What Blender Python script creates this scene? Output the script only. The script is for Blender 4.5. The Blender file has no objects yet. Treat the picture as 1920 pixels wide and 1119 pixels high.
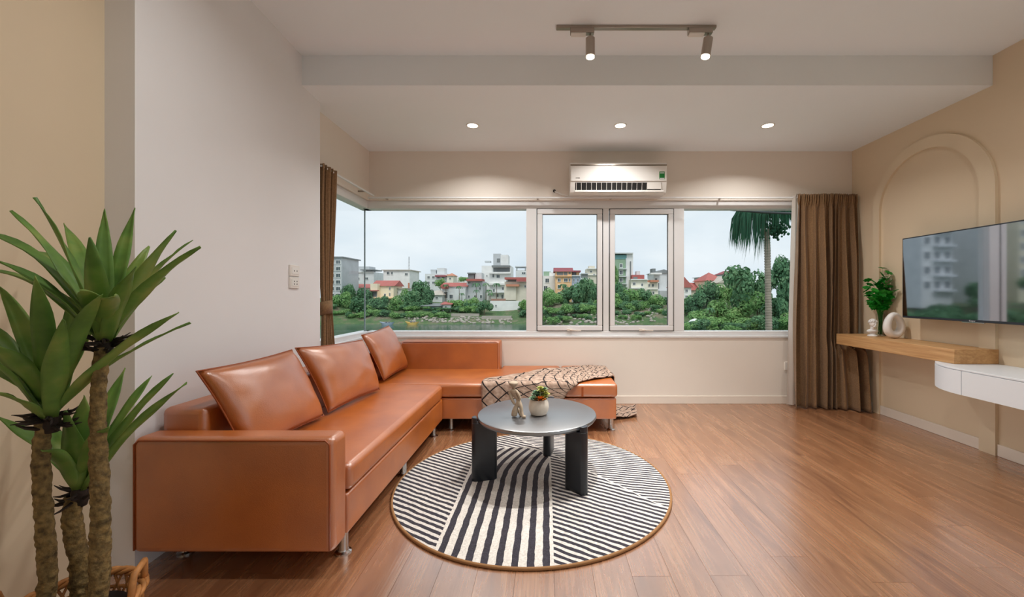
import bpy, bmesh, math, random
from mathutils import Vector, Matrix, noise
R = math.radians
PI = math.pi
random.seed(7)
scene = bpy.context.scene
COL = scene.collection

# ------------------------------------------------------------------ camera, world, lights, exposure
F, CX, CY, CAMZ = 760.0, 1025.0, 552.0, 1.20          # focal length and principal point in photo pixels
cam_d = bpy.data.cameras.new('camera'); cam = bpy.data.objects.new('camera', cam_d); COL.objects.link(cam)
cam.location = (0, 0, CAMZ); cam.rotation_euler = (R(90), 0, 0)
cam_d.sensor_width = 36; cam_d.lens = F / 1920 * 36
cam_d.shift_x = -(CX - 960) / 1920; cam_d.shift_y = -(559.5 - CY) / 1920
cam_d.clip_start = 0.05; cam_d.clip_end = 2000
scene.camera = cam
scene.view_settings.view_transform = 'Standard'; scene.view_settings.look = 'None'
scene.view_settings.gamma = 1; scene.view_settings.use_curve_mapping = False
scene.view_settings.exposure = 0.32
scene.cycles.use_denoising = True
scene.cycles.max_bounces = 9; scene.cycles.diffuse_bounces = 5; scene.cycles.glossy_bounces = 4
scene.cycles.transparent_max_bounces = 16; scene.cycles.transmission_bounces = 6
scene.cycles.sample_clamp_indirect = 6

def S(r, g, b):                                          # sRGB 0-255 -> linear
    f = lambda c: (c/255/12.92) if c/255 <= .04045 else ((c/255+.055)/1.055)**2.4
    return (f(r), f(g), f(b), 1)

world = bpy.data.worlds.new('sky'); scene.world = world; world.use_nodes = True
wn, wl = world.node_tree.nodes, world.node_tree.links
wn.clear()
w_out = wn.new('ShaderNodeOutputWorld'); w_bg = wn.new('ShaderNodeBackground')
w_tc = wn.new('ShaderNodeTexCoord'); w_map = wn.new('ShaderNodeMapping'); w_map.inputs['Scale'].default_value = (1, 1, 3)
w_no = wn.new('ShaderNodeTexNoise'); w_no.inputs['Scale'].default_value = 2.2; w_no.inputs['Detail'].default_value = 5
w_cr = wn.new('ShaderNodeValToRGB')
w_cr.color_ramp.elements[0].position = .38; w_cr.color_ramp.elements[0].color = S(214, 226, 236)
w_cr.color_ramp.elements[1].position = .62; w_cr.color_ramp.elements[1].color = S(235, 241, 246)
wl.new(w_tc.outputs['Generated'], w_map.inputs['Vector']); wl.new(w_map.outputs['Vector'], w_no.inputs['Vector'])
wl.new(w_no.outputs['Fac'], w_cr.inputs['Fac']); wl.new(w_cr.outputs['Color'], w_bg.inputs['Color'])
w_bg.inputs['Strength'].default_value = .88
wl.new(w_bg.outputs['Background'], w_out.inputs['Surface'])

sun_d = bpy.data.lights.new('sun', 'SUN'); sun_d.energy = 1.25; sun_d.angle = R(25); sun_d.color = (1, .96, .9)
sun = bpy.data.objects.new('sun', sun_d); COL.objects.link(sun); sun.rotation_euler = (R(35), 0, 0)

LAMP_W = 9.5                                            # watts of one ceiling downlight
LAMP_COL = (1.0, .975, .94)


# ------------------------------------------------------------------ helpers
def P(px, py, Y):                                        # photo pixel at distance Y -> world point
    return Vector(((px-CX)*Y/F, Y, CAMZ+(CY-py)*Y/F))

class MB:
    def __init__(s): s.v = []; s.f = []; s.mi = []; s.m = 0
    def add(s, vs, fs):
        o = len(s.v); s.v += [tuple(q) for q in vs]; s.f += [tuple(i+o for i in f) for f in fs]; s.mi += [s.m]*len(fs); return s
    def box(s, x0, x1, y0, y1, z0, z1):
        return s.add([(x0,y0,z0),(x1,y0,z0),(x1,y1,z0),(x0,y1,z0),(x0,y0,z1),(x1,y0,z1),(x1,y1,z1),(x0,y1,z1)],
                     [(0,3,2,1),(4,5,6,7),(0,1,5,4),(1,2,6,5),(2,3,7,6),(3,0,4,7)])
    def prism(s, poly, z0, z1):                          # ccw polygon in xy
        n = len(poly)
        return s.add([(x,y,z0) for x,y in poly]+[(x,y,z1) for x,y in poly],
                     [tuple(range(n-1,-1,-1)), tuple(range(n,2*n))]+[(i,(i+1)%n,n+(i+1)%n,n+i) for i in range(n)])
    def tube(s, pts, r, n=8, cap=True, closed=False):
        pts = [Vector(p) for p in pts]; m = len(pts); rr = r if isinstance(r,(list,tuple)) else [r]*m
        vs = []; up = None
        for i,p in enumerate(pts):
            if closed: t = (pts[(i+1)%m]-pts[i-1])
            else: t = pts[min(i+1,m-1)]-pts[max(i-1,0)]
            t = t.normalized() if t.length > 1e-9 else Vector((0,0,1))
            if up is None:
                up = Vector((0,0,1)) if abs(t.z) < .9 else Vector((1,0,0))
            a = (up - t*up.dot(t))
            a = a.normalized() if a.length > 1e-6 else t.orthogonal().normalized()
            up = a; b = t.cross(a)
            for k in range(n):
                q = 2*PI*k/n; vs.append(p+(a*math.cos(q)+b*math.sin(q))*rr[i])
        fs = []
        for i in range(m if closed else m-1):
            j = (i+1)%m
            for k in range(n): fs.append((i*n+k, i*n+(k+1)%n, j*n+(k+1)%n, j*n+k))
        if cap and not closed: fs += [tuple(range(n-1,-1,-1)), tuple((m-1)*n+k for k in range(n))]
        return s.add(vs, fs)
    def lathe(s, prof, c=(0,0,0), n=24, cap=True):       # prof = [(r,z)...] bottom to top
        vs = []; fs = []; m = len(prof)
        for r,z in prof:
            for k in range(n):
                q = 2*PI*k/n; vs.append((c[0]+r*math.cos(q), c[1]+r*math.sin(q), c[2]+z))
        for i in range(m-1):
            for k in range(n): fs.append((i*n+k, i*n+(k+1)%n, (i+1)*n+(k+1)%n, (i+1)*n+k))
        if cap: fs += [tuple(range(n-1,-1,-1)), tuple((m-1)*n+k for k in range(n))]
        return s.add(vs, fs)
    def ball(s, c, rx, ry=None, rz=None, nu=10, nv=7):
        ry = rx if ry is None else ry; rz = rx if rz is None else rz
        vs = [(c[0],c[1],c[2]-rz)]; fs = []
        for i in range(1,nv):
            t = PI*i/nv-PI/2
            for k in range(nu):
                q = 2*PI*k/nu; vs.append((c[0]+rx*math.cos(t)*math.cos(q), c[1]+ry*math.cos(t)*math.sin(q), c[2]+rz*math.sin(t)))
        vs.append((c[0],c[1],c[2]+rz)); L = len(vs)-1
        for k in range(nu):
            fs.append((0, 1+(k+1)%nu, 1+k)); fs.append((L, L-nu+k, L-nu+(k+1)%nu))
        for i in range(nv-2):
            for k in range(nu):
                a = 1+i*nu; fs.append((a+k, a+(k+1)%nu, a+nu+(k+1)%nu, a+nu+k))
        return s.add(vs, fs)
    def grid(s, nu, nv, fn, closed_u=False):             # fn(i/nu, j/nv) -> point
        vs = []; W = nu if closed_u else nu+1
        for j in range(nv+1):
            for i in range(W): vs.append(fn(i/nu, j/nv))
        fs = []
        for j in range(nv):
            for i in range(nu):
                a = j*W+i; b = j*W+(i+1)%W; fs.append((a, b, b+W, a+W))
        return s.add(vs, fs)
    def mesh(s, name, mats, smooth=False, off=(0,0,0), auto=None):
        me = bpy.data.meshes.new(name); o = Vector(off)
        me.from_pydata([tuple(Vector(v)-o) for v in s.v], [], s.f)
        for m in (mats if isinstance(mats,(list,tuple)) else [mats]): me.materials.append(m)
        if any(s.mi): me.polygons.foreach_set('material_index', s.mi)
        if smooth: me.polygons.foreach_set('use_smooth', [True]*len(me.polygons))
        me.validate(); me.update()
        if auto is not None:
            me.set_sharp_from_angle(angle=R(auto))
        return me
    def obj(s, name, mats, parent=None, smooth=False, bevel=0, seg=2, origin=None, auto=None, subsurf=0, solid=0):
        base = wloc(parent) if parent else Vector((0,0,0))
        org = Vector(origin) if origin is not None else base
        me = s.mesh(name, mats, smooth, org, auto)
        o = bpy.data.objects.new(name, me); COL.objects.link(o)
        o.location = org-base if parent else org
        if parent: o.parent = parent
        if solid:
            m = o.modifiers.new('solid','SOLIDIFY'); m.thickness = solid; m.offset = 0
        if bevel:
            m = o.modifiers.new('bevel','BEVEL'); m.width = bevel; m.segments = seg; m.limit_method = 'ANGLE'; m.angle_limit = R(40)
            me.polygons.foreach_set('use_smooth', [True]*len(me.polygons)); me.set_sharp_from_angle(angle=R(50))
            m.harden_normals = False
        if subsurf:
            m = o.modifiers.new('sub','SUBSURF'); m.levels = subsurf; m.render_levels = subsurf
        return o

def wloc(o):
    v = Vector((0,0,0))
    while o: v += o.location; o = o.parent
    return v
def tag(o, label=None, cat=None, group=None, kind=None):
    if label: o['label'] = label
    if cat: o['category'] = cat
    if group: o['group'] = group
    if kind: o['kind'] = kind
    return o
def thing(name, label, cat, loc=(0,0,0), group=None, kind=None):
    o = bpy.data.objects.new(name, None); COL.objects.link(o); o.location = loc; o.empty_display_size = .1
    return tag(o, label, cat, group, kind)
def struct(o, label=None): return tag(o, label, kind='structure')
def inst(name, me, parent, loc, scale=(1,1,1), rot=(0,0,0)):
    o = bpy.data.objects.new(name, me); COL.objects.link(o)
    o.location = Vector(loc)-(wloc(parent) if parent else Vector((0,0,0))); o.scale = scale; o.rotation_euler = rot
    if parent: o.parent = parent
    return o

# ------------------------------------------------------------------ materials
class NT:
    def __init__(s, name):
        s.m = bpy.data.materials.new(name); s.m.use_nodes = True
        s.t = s.m.node_tree; s.b = s.t.nodes['Principled BSDF']; s.o = s.t.nodes['Material Output']
    def n(s, t, **k):
        q = s.t.nodes.new('ShaderNode'+t)
        for a,b in k.items():
            if hasattr(q, a): setattr(q, a, b)
            else: q.inputs[a.replace('_',' ')].default_value = b
        return q
    def l(s, a, b): s.t.links.new(a, b)
    def math(s, op, a, b=None, c=None):
        q = s.t.nodes.new('ShaderNodeMath'); q.operation = op
        for i,x in enumerate((a,b,c)):
            if x is None: continue
            if isinstance(x,(int,float)): q.inputs[i].default_value = x
            else: s.l(x, q.inputs[i])
        return q.outputs[0]
    def mix(s, fac, a, b, mode='MIX'):
        q = s.t.nodes.new('ShaderNodeMix'); q.data_type = 'RGBA'; q.blend_type = mode
        for inp,x in ((q.inputs[0],fac),(q.inputs[6],a),(q.inputs[7],b)):
            if isinstance(x,(int,float,tuple)): inp.default_value = x
            else: s.l(x, inp)
        return q.outputs[2]
    def ramp(s, fac, stops):
        q = s.t.nodes.new('ShaderNodeValToRGB'); e = q.color_ramp.elements
        while len(e) < len(stops): e.new(.5)
        for i,(p,c) in enumerate(stops): e[i].position = p; e[i].color = c
        s.l(fac, q.inputs[0]); return q.outputs[0]
    def noise(s, vec, scale, detail=3, rough=.5, dist=0):
        q = s.n('TexNoise'); q.inputs['Scale'].default_value = scale; q.inputs['Detail'].default_value = detail
        q.inputs['Roughness'].default_value = rough; q.inputs['Distortion'].default_value = dist
        if vec is not None: s.l(vec, q.inputs['Vector'])
        return q.outputs['Fac']
    def bump(s, h, strength=.2, dist=.01):
        q = s.n('Bump'); q.inputs['Strength'].default_value = strength; q.inputs['Distance'].default_value = dist
        s.l(h, q.inputs['Height']); s.l(q.outputs[0], s.b.inputs['Normal'])
    def mapping(s, vec, sc=(1,1,1), loc=(0,0,0), rot=(0,0,0)):
        q = s.n('Mapping'); q.inputs['Scale'].default_value = sc; q.inputs['Location'].default_value = loc; q.inputs['Rotation'].default_value = rot
        s.l(vec, q.inputs['Vector']); return q.outputs[0]

def mat(name, col, rough=.5, metal=0, var=0, vscale=8, bump=0, bscale=60, bdist=.002, ior=None, coat=0, coat_r=.1, sheen=0, emit=None, estr=0, space='Object'):
    k = NT(name); b = k.b
    b.inputs['Base Color'].default_value = col; b.inputs['Roughness'].default_value = rough; b.inputs['Metallic'].default_value = metal
    if ior: b.inputs['IOR'].default_value = ior
    if coat: b.inputs['Coat Weight'].default_value = coat; b.inputs['Coat Roughness'].default_value = coat_r
    if sheen: b.inputs['Sheen Weight'].default_value = sheen
    tc = k.n('TexCoord')
    if var:
        f = k.noise(tc.outputs[space], vscale, 4)
        d = tuple(c*(1-var) for c in col[:3])+(1,); u = tuple(min(1,c*(1+var)) for c in col[:3])+(1,)
        k.l(k.ramp(f, [(.3,d),(.7,u)]), b.inputs['Base Color'])
    if bump: k.bump(k.noise(tc.outputs[space], bscale, 3), bump, bdist)
    if emit: b.inputs['Emission Color'].default_value = emit; b.inputs['Emission Strength'].default_value = estr
    return k.m

M = {}
M['white_wall'] = mat('white_wall', S(234,226,216), .6, var=.02, vscale=1.5, bump=.06, bscale=120)
M['pier_wall'] = mat('pier_wall', S(236,236,238), .6, var=.02, vscale=1.5, bump=.06, bscale=120)
M['beige_wall'] = mat('beige_wall', S(222,204,176), .6, var=.02, vscale=1.5, bump=.06, bscale=120)
M['panel_beige'] = mat('panel_beige', S(223,206,178), .55, var=.015, vscale=1.5)
M['ceiling'] = mat('ceiling_paint', S(240,246,250), .65, var=.015, vscale=1)
M['trim'] = mat('trim_white', S(232,222,210), .45)
M['upvc'] = mat('window_upvc', S(228,229,230), .35, var=.02, vscale=3)
M['gasket'] = mat('gasket_black', S(28,28,30), .6)
M['dark'] = mat('dark_shadow_gap', S(18,16,15), .7)
M['chrome'] = mat('chrome', S(205,205,205), .16, metal=1)
M['nickel'] = mat('brushed_nickel', S(170,160,150), .28, metal=1)
M['white_plastic'] = mat('white_plastic', S(232,228,222), .35)
M['white_gloss'] = mat('white_gloss', S(238,236,232), .3, coat=.3)
M['white_cab'] = mat('white_lacquer', S(240,246,252), .35)
M['black_plastic'] = mat('black_plastic', S(22,23,26), .35)
M['tv_frame'] = mat('tv_frame_grey', S(52,58,66), .35, metal=.4)
M['tv_screen'] = mat('tv_screen', S(176,180,190), .04, metal=1)
M['navy'] = mat('table_lacquer', S(24,31,40), .30, ior=1.6)
M['navy_top'] = mat('table_top_lacquer', S(24,31,40), .36, ior=4.0)
M['ceramic'] = mat('white_ceramic', S(236,233,230), .4)
M['pot'] = mat('pot_stoneware', S(206,196,182), .6, var=.05, vscale=30)
M['sculpt'] = mat('sandstone_resin', S(176,158,136), .6, var=.08, vscale=60)
M['plaster'] = mat('white_plaster', S(236,235,234), .6)
M['soil'] = mat('soil', S(45,36,28), .9, var=.4, vscale=40, bump=.5, bscale=60, bdist=.01)
M['green_label'] = mat('green_label', S(20,120,50), .4)
M['blackink'] = mat('black_ink', S(40,30,28), .5)
M['white_ink'] = mat('white_ink', S(225,228,230), .4)
M['piping'] = mat('leather_piping', S(150,72,26), .4)
M['wire'] = mat('cable_black', S(60,64,66), .6)

def leather():
    k = NT('tan_leather'); tc = k.n('TexCoord'); v = tc.outputs['Object']
    f = k.noise(v, 5, 4)
    k.l(k.ramp(f, [(.25,S(164,82,18)),(.75,S(192,104,28))]), k.b.inputs['Base Color'])
    vo = k.n('TexVoronoi'); vo.inputs['Scale'].default_value = 260; k.l(v, vo.inputs['Vector'])
    h = k.math('ADD', k.math('MULTIPLY', vo.outputs['Distance'], .35), k.math('MULTIPLY', k.noise(v, 14, 3), 1.2))
    k.bump(h, .16, .006)
    k.b.inputs['Roughness'].default_value = .34; k.b.inputs['IOR'].default_value = 2.4
    return k.m
M['leather'] = leather()

def wood_floor():
    k = NT('wood_planks'); tc = k.n('TexCoord'); oi = k.n('ObjectInfo'); geo = k.n('NewGeometry')
    add = k.n('VectorMath', operation='ADD'); cmb = k.n('CombineXYZ')
    k.l(k.math('MULTIPLY', oi.outputs['Random'], 37.0), cmb.inputs[0]); k.l(k.math('MULTIPLY', oi.outputs['Random'], 11.0), cmb.inputs[1])
    k.l(geo.outputs['Position'], add.inputs[0]); k.l(cmb.outputs[0], add.inputs[1])
    v1 = k.mapping(add.outputs[0], (9, .9, 1)); v2 = k.mapping(add.outputs[0], (70, 2.2, 1)); v3 = k.mapping(add.outputs[0], (5, 1.4, 1))
    n1 = k.noise(v1, 1.6, 6, .62, .9); n2 = k.noise(v2, 1.5, 3); n3 = k.noise(v3, 2.1, 2, .5, 1.2)
    base = k.ramp(n1, [(.26,S(118,76,50)),(.46,S(160,108,72)),(.74,S(184,134,96))])
    grain = k.ramp(n2, [(.35,(.62,.60,.58,1)),(.6,(1,1,1,1))])
    c = k.mix(.55, base, grain, 'MULTIPLY')
    knot = k.ramp(n3, [(.70,(1,1,1,1)),(.80,(.62,.57,.54,1))])
    c = k.mix(.8, c, knot, 'MULTIPLY')
    tone = k.ramp(oi.outputs['Random'], [(0,(.86,.86,.86,1)),(1,(1.0,1.0,1.0,1))])
    c = k.mix(1.0, c, tone, 'MULTIPLY')
    k.l(c, k.b.inputs['Base Color'])
    k.b.inputs['Roughness'].default_value = .24; k.b.inputs['IOR'].default_value = 3.9
    k.bump(k.math('ADD', n2, k.math('MULTIPLY', n1, .6)), .14, .003)
    return k.m
M['floor'] = wood_floor()

def oak():
    k = NT('oak_veneer'); tc = k.n('TexCoord')
    v = k.mapping(tc.outputs['Object'], (14, 1.2, 30)); n1 = k.noise(v, 2.2, 5, .6, .6)
    k.l(k.ramp(n1, [(.3,S(182,134,84)),(.7,S(214,170,118))]), k.b.inputs['Base Color'])
    k.b.inputs['Roughness'].default_value = .45; return k.m
M['oak'] = oak()

def fabric(name, c0, c1, sheen=.2):
    k = NT(name); tc = k.n('TexCoord')
    w1 = k.n('TexWave', bands_direction='Z'); w1.inputs['Scale'].default_value = 160; w1.inputs['Distortion'].default_value = 2
    k.l(tc.outputs['Object'], w1.inputs['Vector'])
    n1 = k.noise(tc.outputs['Object'], 90, 3)
    k.l(k.ramp(n1, [(.3,c0),(.7,c1)]), k.b.inputs['Base Color'])
    k.b.inputs['Roughness'].default_value = .85; k.b.inputs['Sheen Weight'].default_value = sheen
    k.bump(k.math('ADD', w1.outputs['Fac'], n1), .2, .002); return k.m
M['curtain'] = fabric('brown_linen', S(118,88,56), S(142,108,72))
def lining():
    k = NT('curtain_lining'); t = k.n('BsdfTranslucent'); t.inputs['Color'].default_value = S(228,220,212); mx = k.n('MixShader')
    mx.inputs[0].default_value = .45; k.b.inputs['Base Color'].default_value = S(226,218,210); k.b.inputs['Roughness'].default_value = .9
    k.l(k.b.outputs[0], mx.inputs[1]); k.l(t.outputs[0], mx.inputs[2]); k.l(mx.outputs[0], k.o.inputs[0]); return k.m
M['lining'] = lining()

def glass(name, tint=(.97,.985,.985,1), refl=.05):
    k = NT(name); tr = k.n('BsdfTransparent'); tr.inputs[0].default_value = tint
    gl = k.n('BsdfGlossy'); gl.inputs['Roughness'].default_value = .02
    fr = k.n('Fresnel'); fr.inputs[0].default_value = 1.25; geo = k.n('NewGeometry')
    fac = k.math('MULTIPLY', fr.outputs[0], k.math('SUBTRACT', 1, geo.outputs['Backfacing']))
    mx = k.n('MixShader'); k.l(fac, mx.inputs[0]); k.l(tr.outputs[0], mx.inputs[1]); k.l(gl.outputs[0], mx.inputs[2])
    k.l(mx.outputs[0], k.o.inputs[0]); return k.m
M['glass'] = glass('window_glass')
def vase_glass():
    k = NT('vase_glass'); b = k.b; b.inputs['Base Color'].default_value = (.92,.96,.93,1); b.inputs['Roughness'].default_value = .02
    b.inputs['Transmission Weight'].default_value = 1; b.inputs['IOR'].default_value = 1.3; return k.m
M['vase_glass'] = vase_glass()

def rug_mat():
    k = NT('rug_weave'); tc = k.n('TexCoord'); sp = k.n('SeparateXYZ'); k.l(tc.outputs['Object'], sp.inputs[0])
    v = tc.outputs['Object']
    wob = k.math('MULTIPLY', k.math('SUBTRACT', k.noise(v, 14, 2), .5), .013)
    x = k.math('ADD', sp.outputs[0], wob); y = k.math('ADD', sp.outputs[1], wob)
    # arch with bold stripes; local origin is the rug centre
    xr, xc, rr, yc = .120, -.158, .278, .275
    ax = k.math('SUBTRACT', xr, x)                       # distance left of the straight right edge
    yo = k.math('MAXIMUM', k.math('SUBTRACT', y, .0), 0)
    bend = k.math('MULTIPLY', k.math('MULTIPLY', yo, yo), .55)
    d = k.math('ADD', ax, bend)
    st = k.math('GREATER_THAN', k.math('FRACT', k.math('ADD', k.math('DIVIDE', d, .0695), .28)), .53)
    dx = k.math('SUBTRACT', x, xc); dy = k.math('MAXIMUM', k.math('SUBTRACT', y, yc), 0)
    rad = k.math('SQRT', k.math('ADD', k.math('MULTIPLY', dx, dx), k.math('MULTIPLY', dy, dy)))
    inside = k.math('LESS_THAN', rad, rr); band = k.math('LESS_THAN', rad, rr-.012)
    bold = k.math('MULTIPLY', st, band)
    # fine stripes, two directions split along a diagonal right of the arch
    def fine(ang, period, duty):
        a = k.math('ADD', k.math('MULTIPLY', x, math.sin(ang)), k.math('MULTIPLY', y, math.cos(ang)))
        return k.math('GREATER_THAN', k.math('FRACT', k.math('ADD', k.math('DIVIDE', a, period), 20)), duty)
    f1 = fine(R(31), .0385, .47); f2 = fine(R(12), .032, .47)
    # diagonal through (.15,.38) and (.65,-.23)
    diag = k.math('ADD', k.math('MULTIPLY', k.math('SUBTRACT', x, .15), .61), k.math('MULTIPLY', k.math('SUBTRACT', y, .38), .50))
    up = k.math('GREATER_THAN', diag, .0); gap = k.math('LESS_THAN', k.math('ABSOLUTE', diag), .004)
    mixf = k.n('Mix'); mixf.data_type = 'FLOAT'; k.l(up, mixf.inputs[0]); k.l(f1, mixf.inputs[2]); k.l(f2, mixf.inputs[3])
    fine_s = k.math('MULTIPLY', mixf.outputs[0], k.math('SUBTRACT', 1, gap))
    mixo = k.n('Mix'); mixo.data_type = 'FLOAT'; k.l(inside, mixo.inputs[0]); k.l(fine_s, mixo.inputs[2]); k.l(bold, mixo.inputs[3])
    n = k.noise(v, 120, 3)
    cream = k.ramp(n, [(.3,S(196,190,182)),(.7,S(228,223,216))]); dk = k.ramp(n, [(.3,S(30,28,36)),(.7,S(58,54,66))])
    k.l(k.mix(mixo.outputs[0], cream, dk), k.b.inputs['Base Color'])
    k.b.inputs['Roughness'].default_value = .95; k.b.inputs['Sheen Weight'].default_value = .1
    k.bump(k.math('ADD', k.noise(v, 300, 2), k.math('MULTIPLY', mixo.outputs[0], -.4)), .5, .004)
    return k.m
M['rug'] = rug_mat()
M['binding'] = mat('rug_binding', S(150,108,66), .8, bump=.4, bscale=300)

def throw_mat():
    k = NT('throw_knit'); tc = k.n('TexCoord'); sp = k.n('SeparateXYZ'); k.l(tc.outputs['UV'], sp.inputs[0])
    u, w = sp.outputs[0], sp.outputs[1]; n = k.noise(tc.outputs['UV'], 30, 3)
    a = k.math('ADD', u, w); b = k.math('SUBTRACT', u, w)
    def line(q): return k.math('LESS_THAN', k.math('ABSOLUTE', k.math('SUBTRACT', k.math('FRACT', k.math('ADD', k.math('DIVIDE', q, .125), 30)), .5)), .055)
    ln = k.math('MAXIMUM', line(a), line(b))
    base = k.ramp(n, [(.3,S(150,122,104)),(.7,S(196,172,154))])
    k.l(k.mix(ln, base, S(36,28,28)), k.b.inputs['Base Color']); k.b.inputs['Roughness'].default_value = .95
    k.bump(k.noise(tc.outputs['UV'], 160, 2), .5, .004); return k.m
M['throw'] = throw_mat()

def leaf_mat(name, c0, c1, c2, trans=.25):
    k = NT(name); tc = k.n('TexCoord'); geo = k.n('NewGeometry'); n = k.noise(geo.outputs['Position'], 9, 3)
    c = k.ramp(n, [(.28,c0),(.5,c1),(.75,c2)]); k.l(c, k.b.inputs['Base Color']); k.b.inputs['Roughness'].default_value = .42
    t = k.n('BsdfTranslucent'); k.l(c, t.inputs['Color']); mx = k.n('MixShader'); mx.inputs[0].default_value = trans
    k.l(k.b.outputs[0], mx.inputs[1]); k.l(t.outputs[0], mx.inputs[2]); k.l(mx.outputs[0], k.o.inputs[0]); return k.m
M['yucca'] = leaf_mat('yucca_leaf', S(90,132,62), S(120,160,74), S(164,180,96), .28)
M['bright_leaf'] = leaf_mat('bright_leaf', S(14,110,28), S(24,140,36), S(60,170,50), .2)
M['bark'] = mat('palm_bark', S(120,100,60), .85, var=.6, vscale=60, bump=1.0, bscale=70, bdist=.01)
M['husk'] = mat('dry_husk', S(40,28,20), .8, var=.3, vscale=40)
M['rattan'] = mat('rattan', S(184,126,70), .6, var=.2, vscale=40, bump=.3, bscale=120)
# exterior
def ext(name, c, var=.07, vs=.6, rough=.85): return mat(name, c, rough, var=var, vscale=vs)
M['water'] = mat('river_water', S(70,98,92), .10, bump=.5, bscale=.8, bdist=.12)
def ground_mat():
    k = NT('bank_ground'); geo = k.n('NewGeometry'); n = k.noise(geo.outputs['Position'], .35, 5, .6); n2 = k.noise(geo.outputs['Position'], 2.2, 4, .6)
    c = k.ramp(n, [(.36,S(140,128,110)),(.5,S(98,122,80)),(.7,S(72,108,66))]); g = k.ramp(n2, [(.3,(.6,.6,.6,1)),(.7,(1,1,1,1))])
    k.l(k.mix(.8, c, g, 'MULTIPLY'), k.b.inputs['Base Color']); k.b.inputs['Roughness'].default_value = .95; return k.m
M['ground'] = ground_mat()
def foliage(name, c0, c1, c2):
    k = NT(name); geo = k.n('NewGeometry'); oi = k.n('ObjectInfo'); n = k.noise(geo.outputs['Position'], .9, 4, .6)
    c = k.ramp(n, [(.3,c0),(.5,c1),(.72,c2)])
    tone = k.ramp(oi.outputs['Random'], [(0,(.8,.86,.82,1)),(1,(1.0,1.0,.92,1))])
    c = k.mix(1, c, tone, 'MULTIPLY'); k.l(c, k.b.inputs['Base Color']); k.b.inputs['Roughness'].default_value = .9
    t = k.n('BsdfTranslucent'); k.l(c, t.inputs['Color']); mx = k.n('MixShader'); mx.inputs[0].default_value = .3
    k.l(k.b.outputs[0], mx.inputs[1]); k.l(t.outputs[0], mx.inputs[2]); k.l(mx.outputs[0], k.o.inputs[0]); return k.m
M['fol_dark'] = foliage('foliage_dark', S(74,114,84), S(106,150,112), S(152,186,142))  # both foliage colours are lightened to stand in for distance haze
M['fol_light'] = foliage('foliage_light', S(100,146,92), S(136,180,112), S(184,210,148))
M['wood_trunk'] = mat('tree_trunk', S(110,96,80), .9, var=.2)
M['palm_trunk'] = mat('areca_trunk', S(150,140,128), .85, var=.2, vscale=6)
M['palm_leaf'] = foliage('areca_leaf', S(34,84,66), S(54,108,82), S(96,146,106))
for nm,c in dict(e_white=(236,236,234), e_cream=(236,231,216), e_yellow=(240,229,202), e_grey=(196,200,203), e_pale=(220,223,224), e_dark=(125,130,131), e_orange=(240,196,150), e_blue=(176,190,208),  # house colours are paled towards white in place of air haze
                 e_beige=(222,215,199), e_red=(179,98,95), e_redroof=(181,105,98), e_maroon=(153,84,91), e_orangeroof=(199,137,111), e_beigeroof=(196,188,176), e_greyroof=(135,140,141), e_teal=(120,166,166), e_green=(150,176,150),
                 e_brick=(167,127,111), e_yellowboat=(246,206,120), e_stone=(171,164,154)).items():
    M[nm] = ext(nm, S(*c))
M['e_glass'] = mat('far_window_glass', S(70,84,92), .15)
M['lamp_lens'] = mat('lamp_lens', S(255,240,220), .4, emit=(1,.86,.66,1), estr=6)

# ------------------------------------------------------------------ room dimensions (metres, camera at x=0 y=0)
XR, XL, YB = 3.36, -1.954, 4.46        # right wall, recessed left wall, back wall
YR = -3.6                              # rear wall behind the camera
ZC, ZL, YS = 3.0, 2.775, 3.053         # upper ceiling, lower ceiling, step between them
PN, PF = (-1.77, 1.742), (-1.86, 3.326)  # pier face near and far corner
XLN = -1.90                            # wall beside the plant
WZ0, WZ1 = .745, 2.235                 # window opening
GY, GX = 4.545, -2.04                  # glass planes

# ------------------------------------------------------------------ structure
b = MB().box(-2.4, 3.6, -3.9, 1.2, -.25, -.004).box(-2.4, 3.6, 1.2, 4.7, -.25, -.012)
fl = struct(b.obj('floor', M['floor']), 'reddish-brown wood plank floor')
PWD = .166; PL = 1.24; cache = {}; random.seed(3)
ix = 0; x = -1.96
while x < XR-.001:
    x1 = min(x+PWD, XR); y = 1.20-random.random()*PL*.9
    while y < YB:
        y0, y1 = max(y, 1.2), min(y+PL, YB)
        if y1-y0 > .02:
            key = (round(x1-x,4), round(y1-y0,3))
            if key not in cache:
                g = .0006
                cache[key] = MB().box(-(x1-x)/2+g, (x1-x)/2-g, -(y1-y0)/2+g, (y1-y0)/2-g, -.012, 0).mesh('floor_plank', M['floor'])
            inst('plank', cache[key], fl, ((x+x1)/2, (y0+y1)/2, 0))
        y += PL
    x = x1
# walls
b = MB().box(-2.2, XR+.2, YB, YB+.22, -.1, WZ0).box(-2.2, XR+.2, YB, YB+.22, WZ1, ZL+.3).box(3.15, XR+.2, YB, YB+.22, WZ0, WZ1)
struct(b.obj('wall_back', M['white_wall']), 'white back wall around the wide window')
b = MB().box(XL-.2, XL, 3.3, YB, -.1, WZ0).box(XL-.2, XL, 3.3, YB, WZ1, ZL+.3).box(XL-.2, XL, 3.2, 3.42, WZ0, WZ1)
struct(b.obj('wall_left', M['white_wall']), 'white recessed wall with the corner window')
b = MB().prism([(XLN-.3, PN[1]), PN, PF, (PF[0]-.3, PF[1])], -.05, ZC+.05)
struct(b.obj('wall_pier', M['pier_wall']), 'smooth pale grey pier wall behind the sofa')
struct(MB().box(XLN-.25, XLN, YR, PN[1]+.1, -.1, ZC+.1).obj('wall_left_front', M['beige_wall']), 'beige wall beside the potted yucca')
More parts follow.
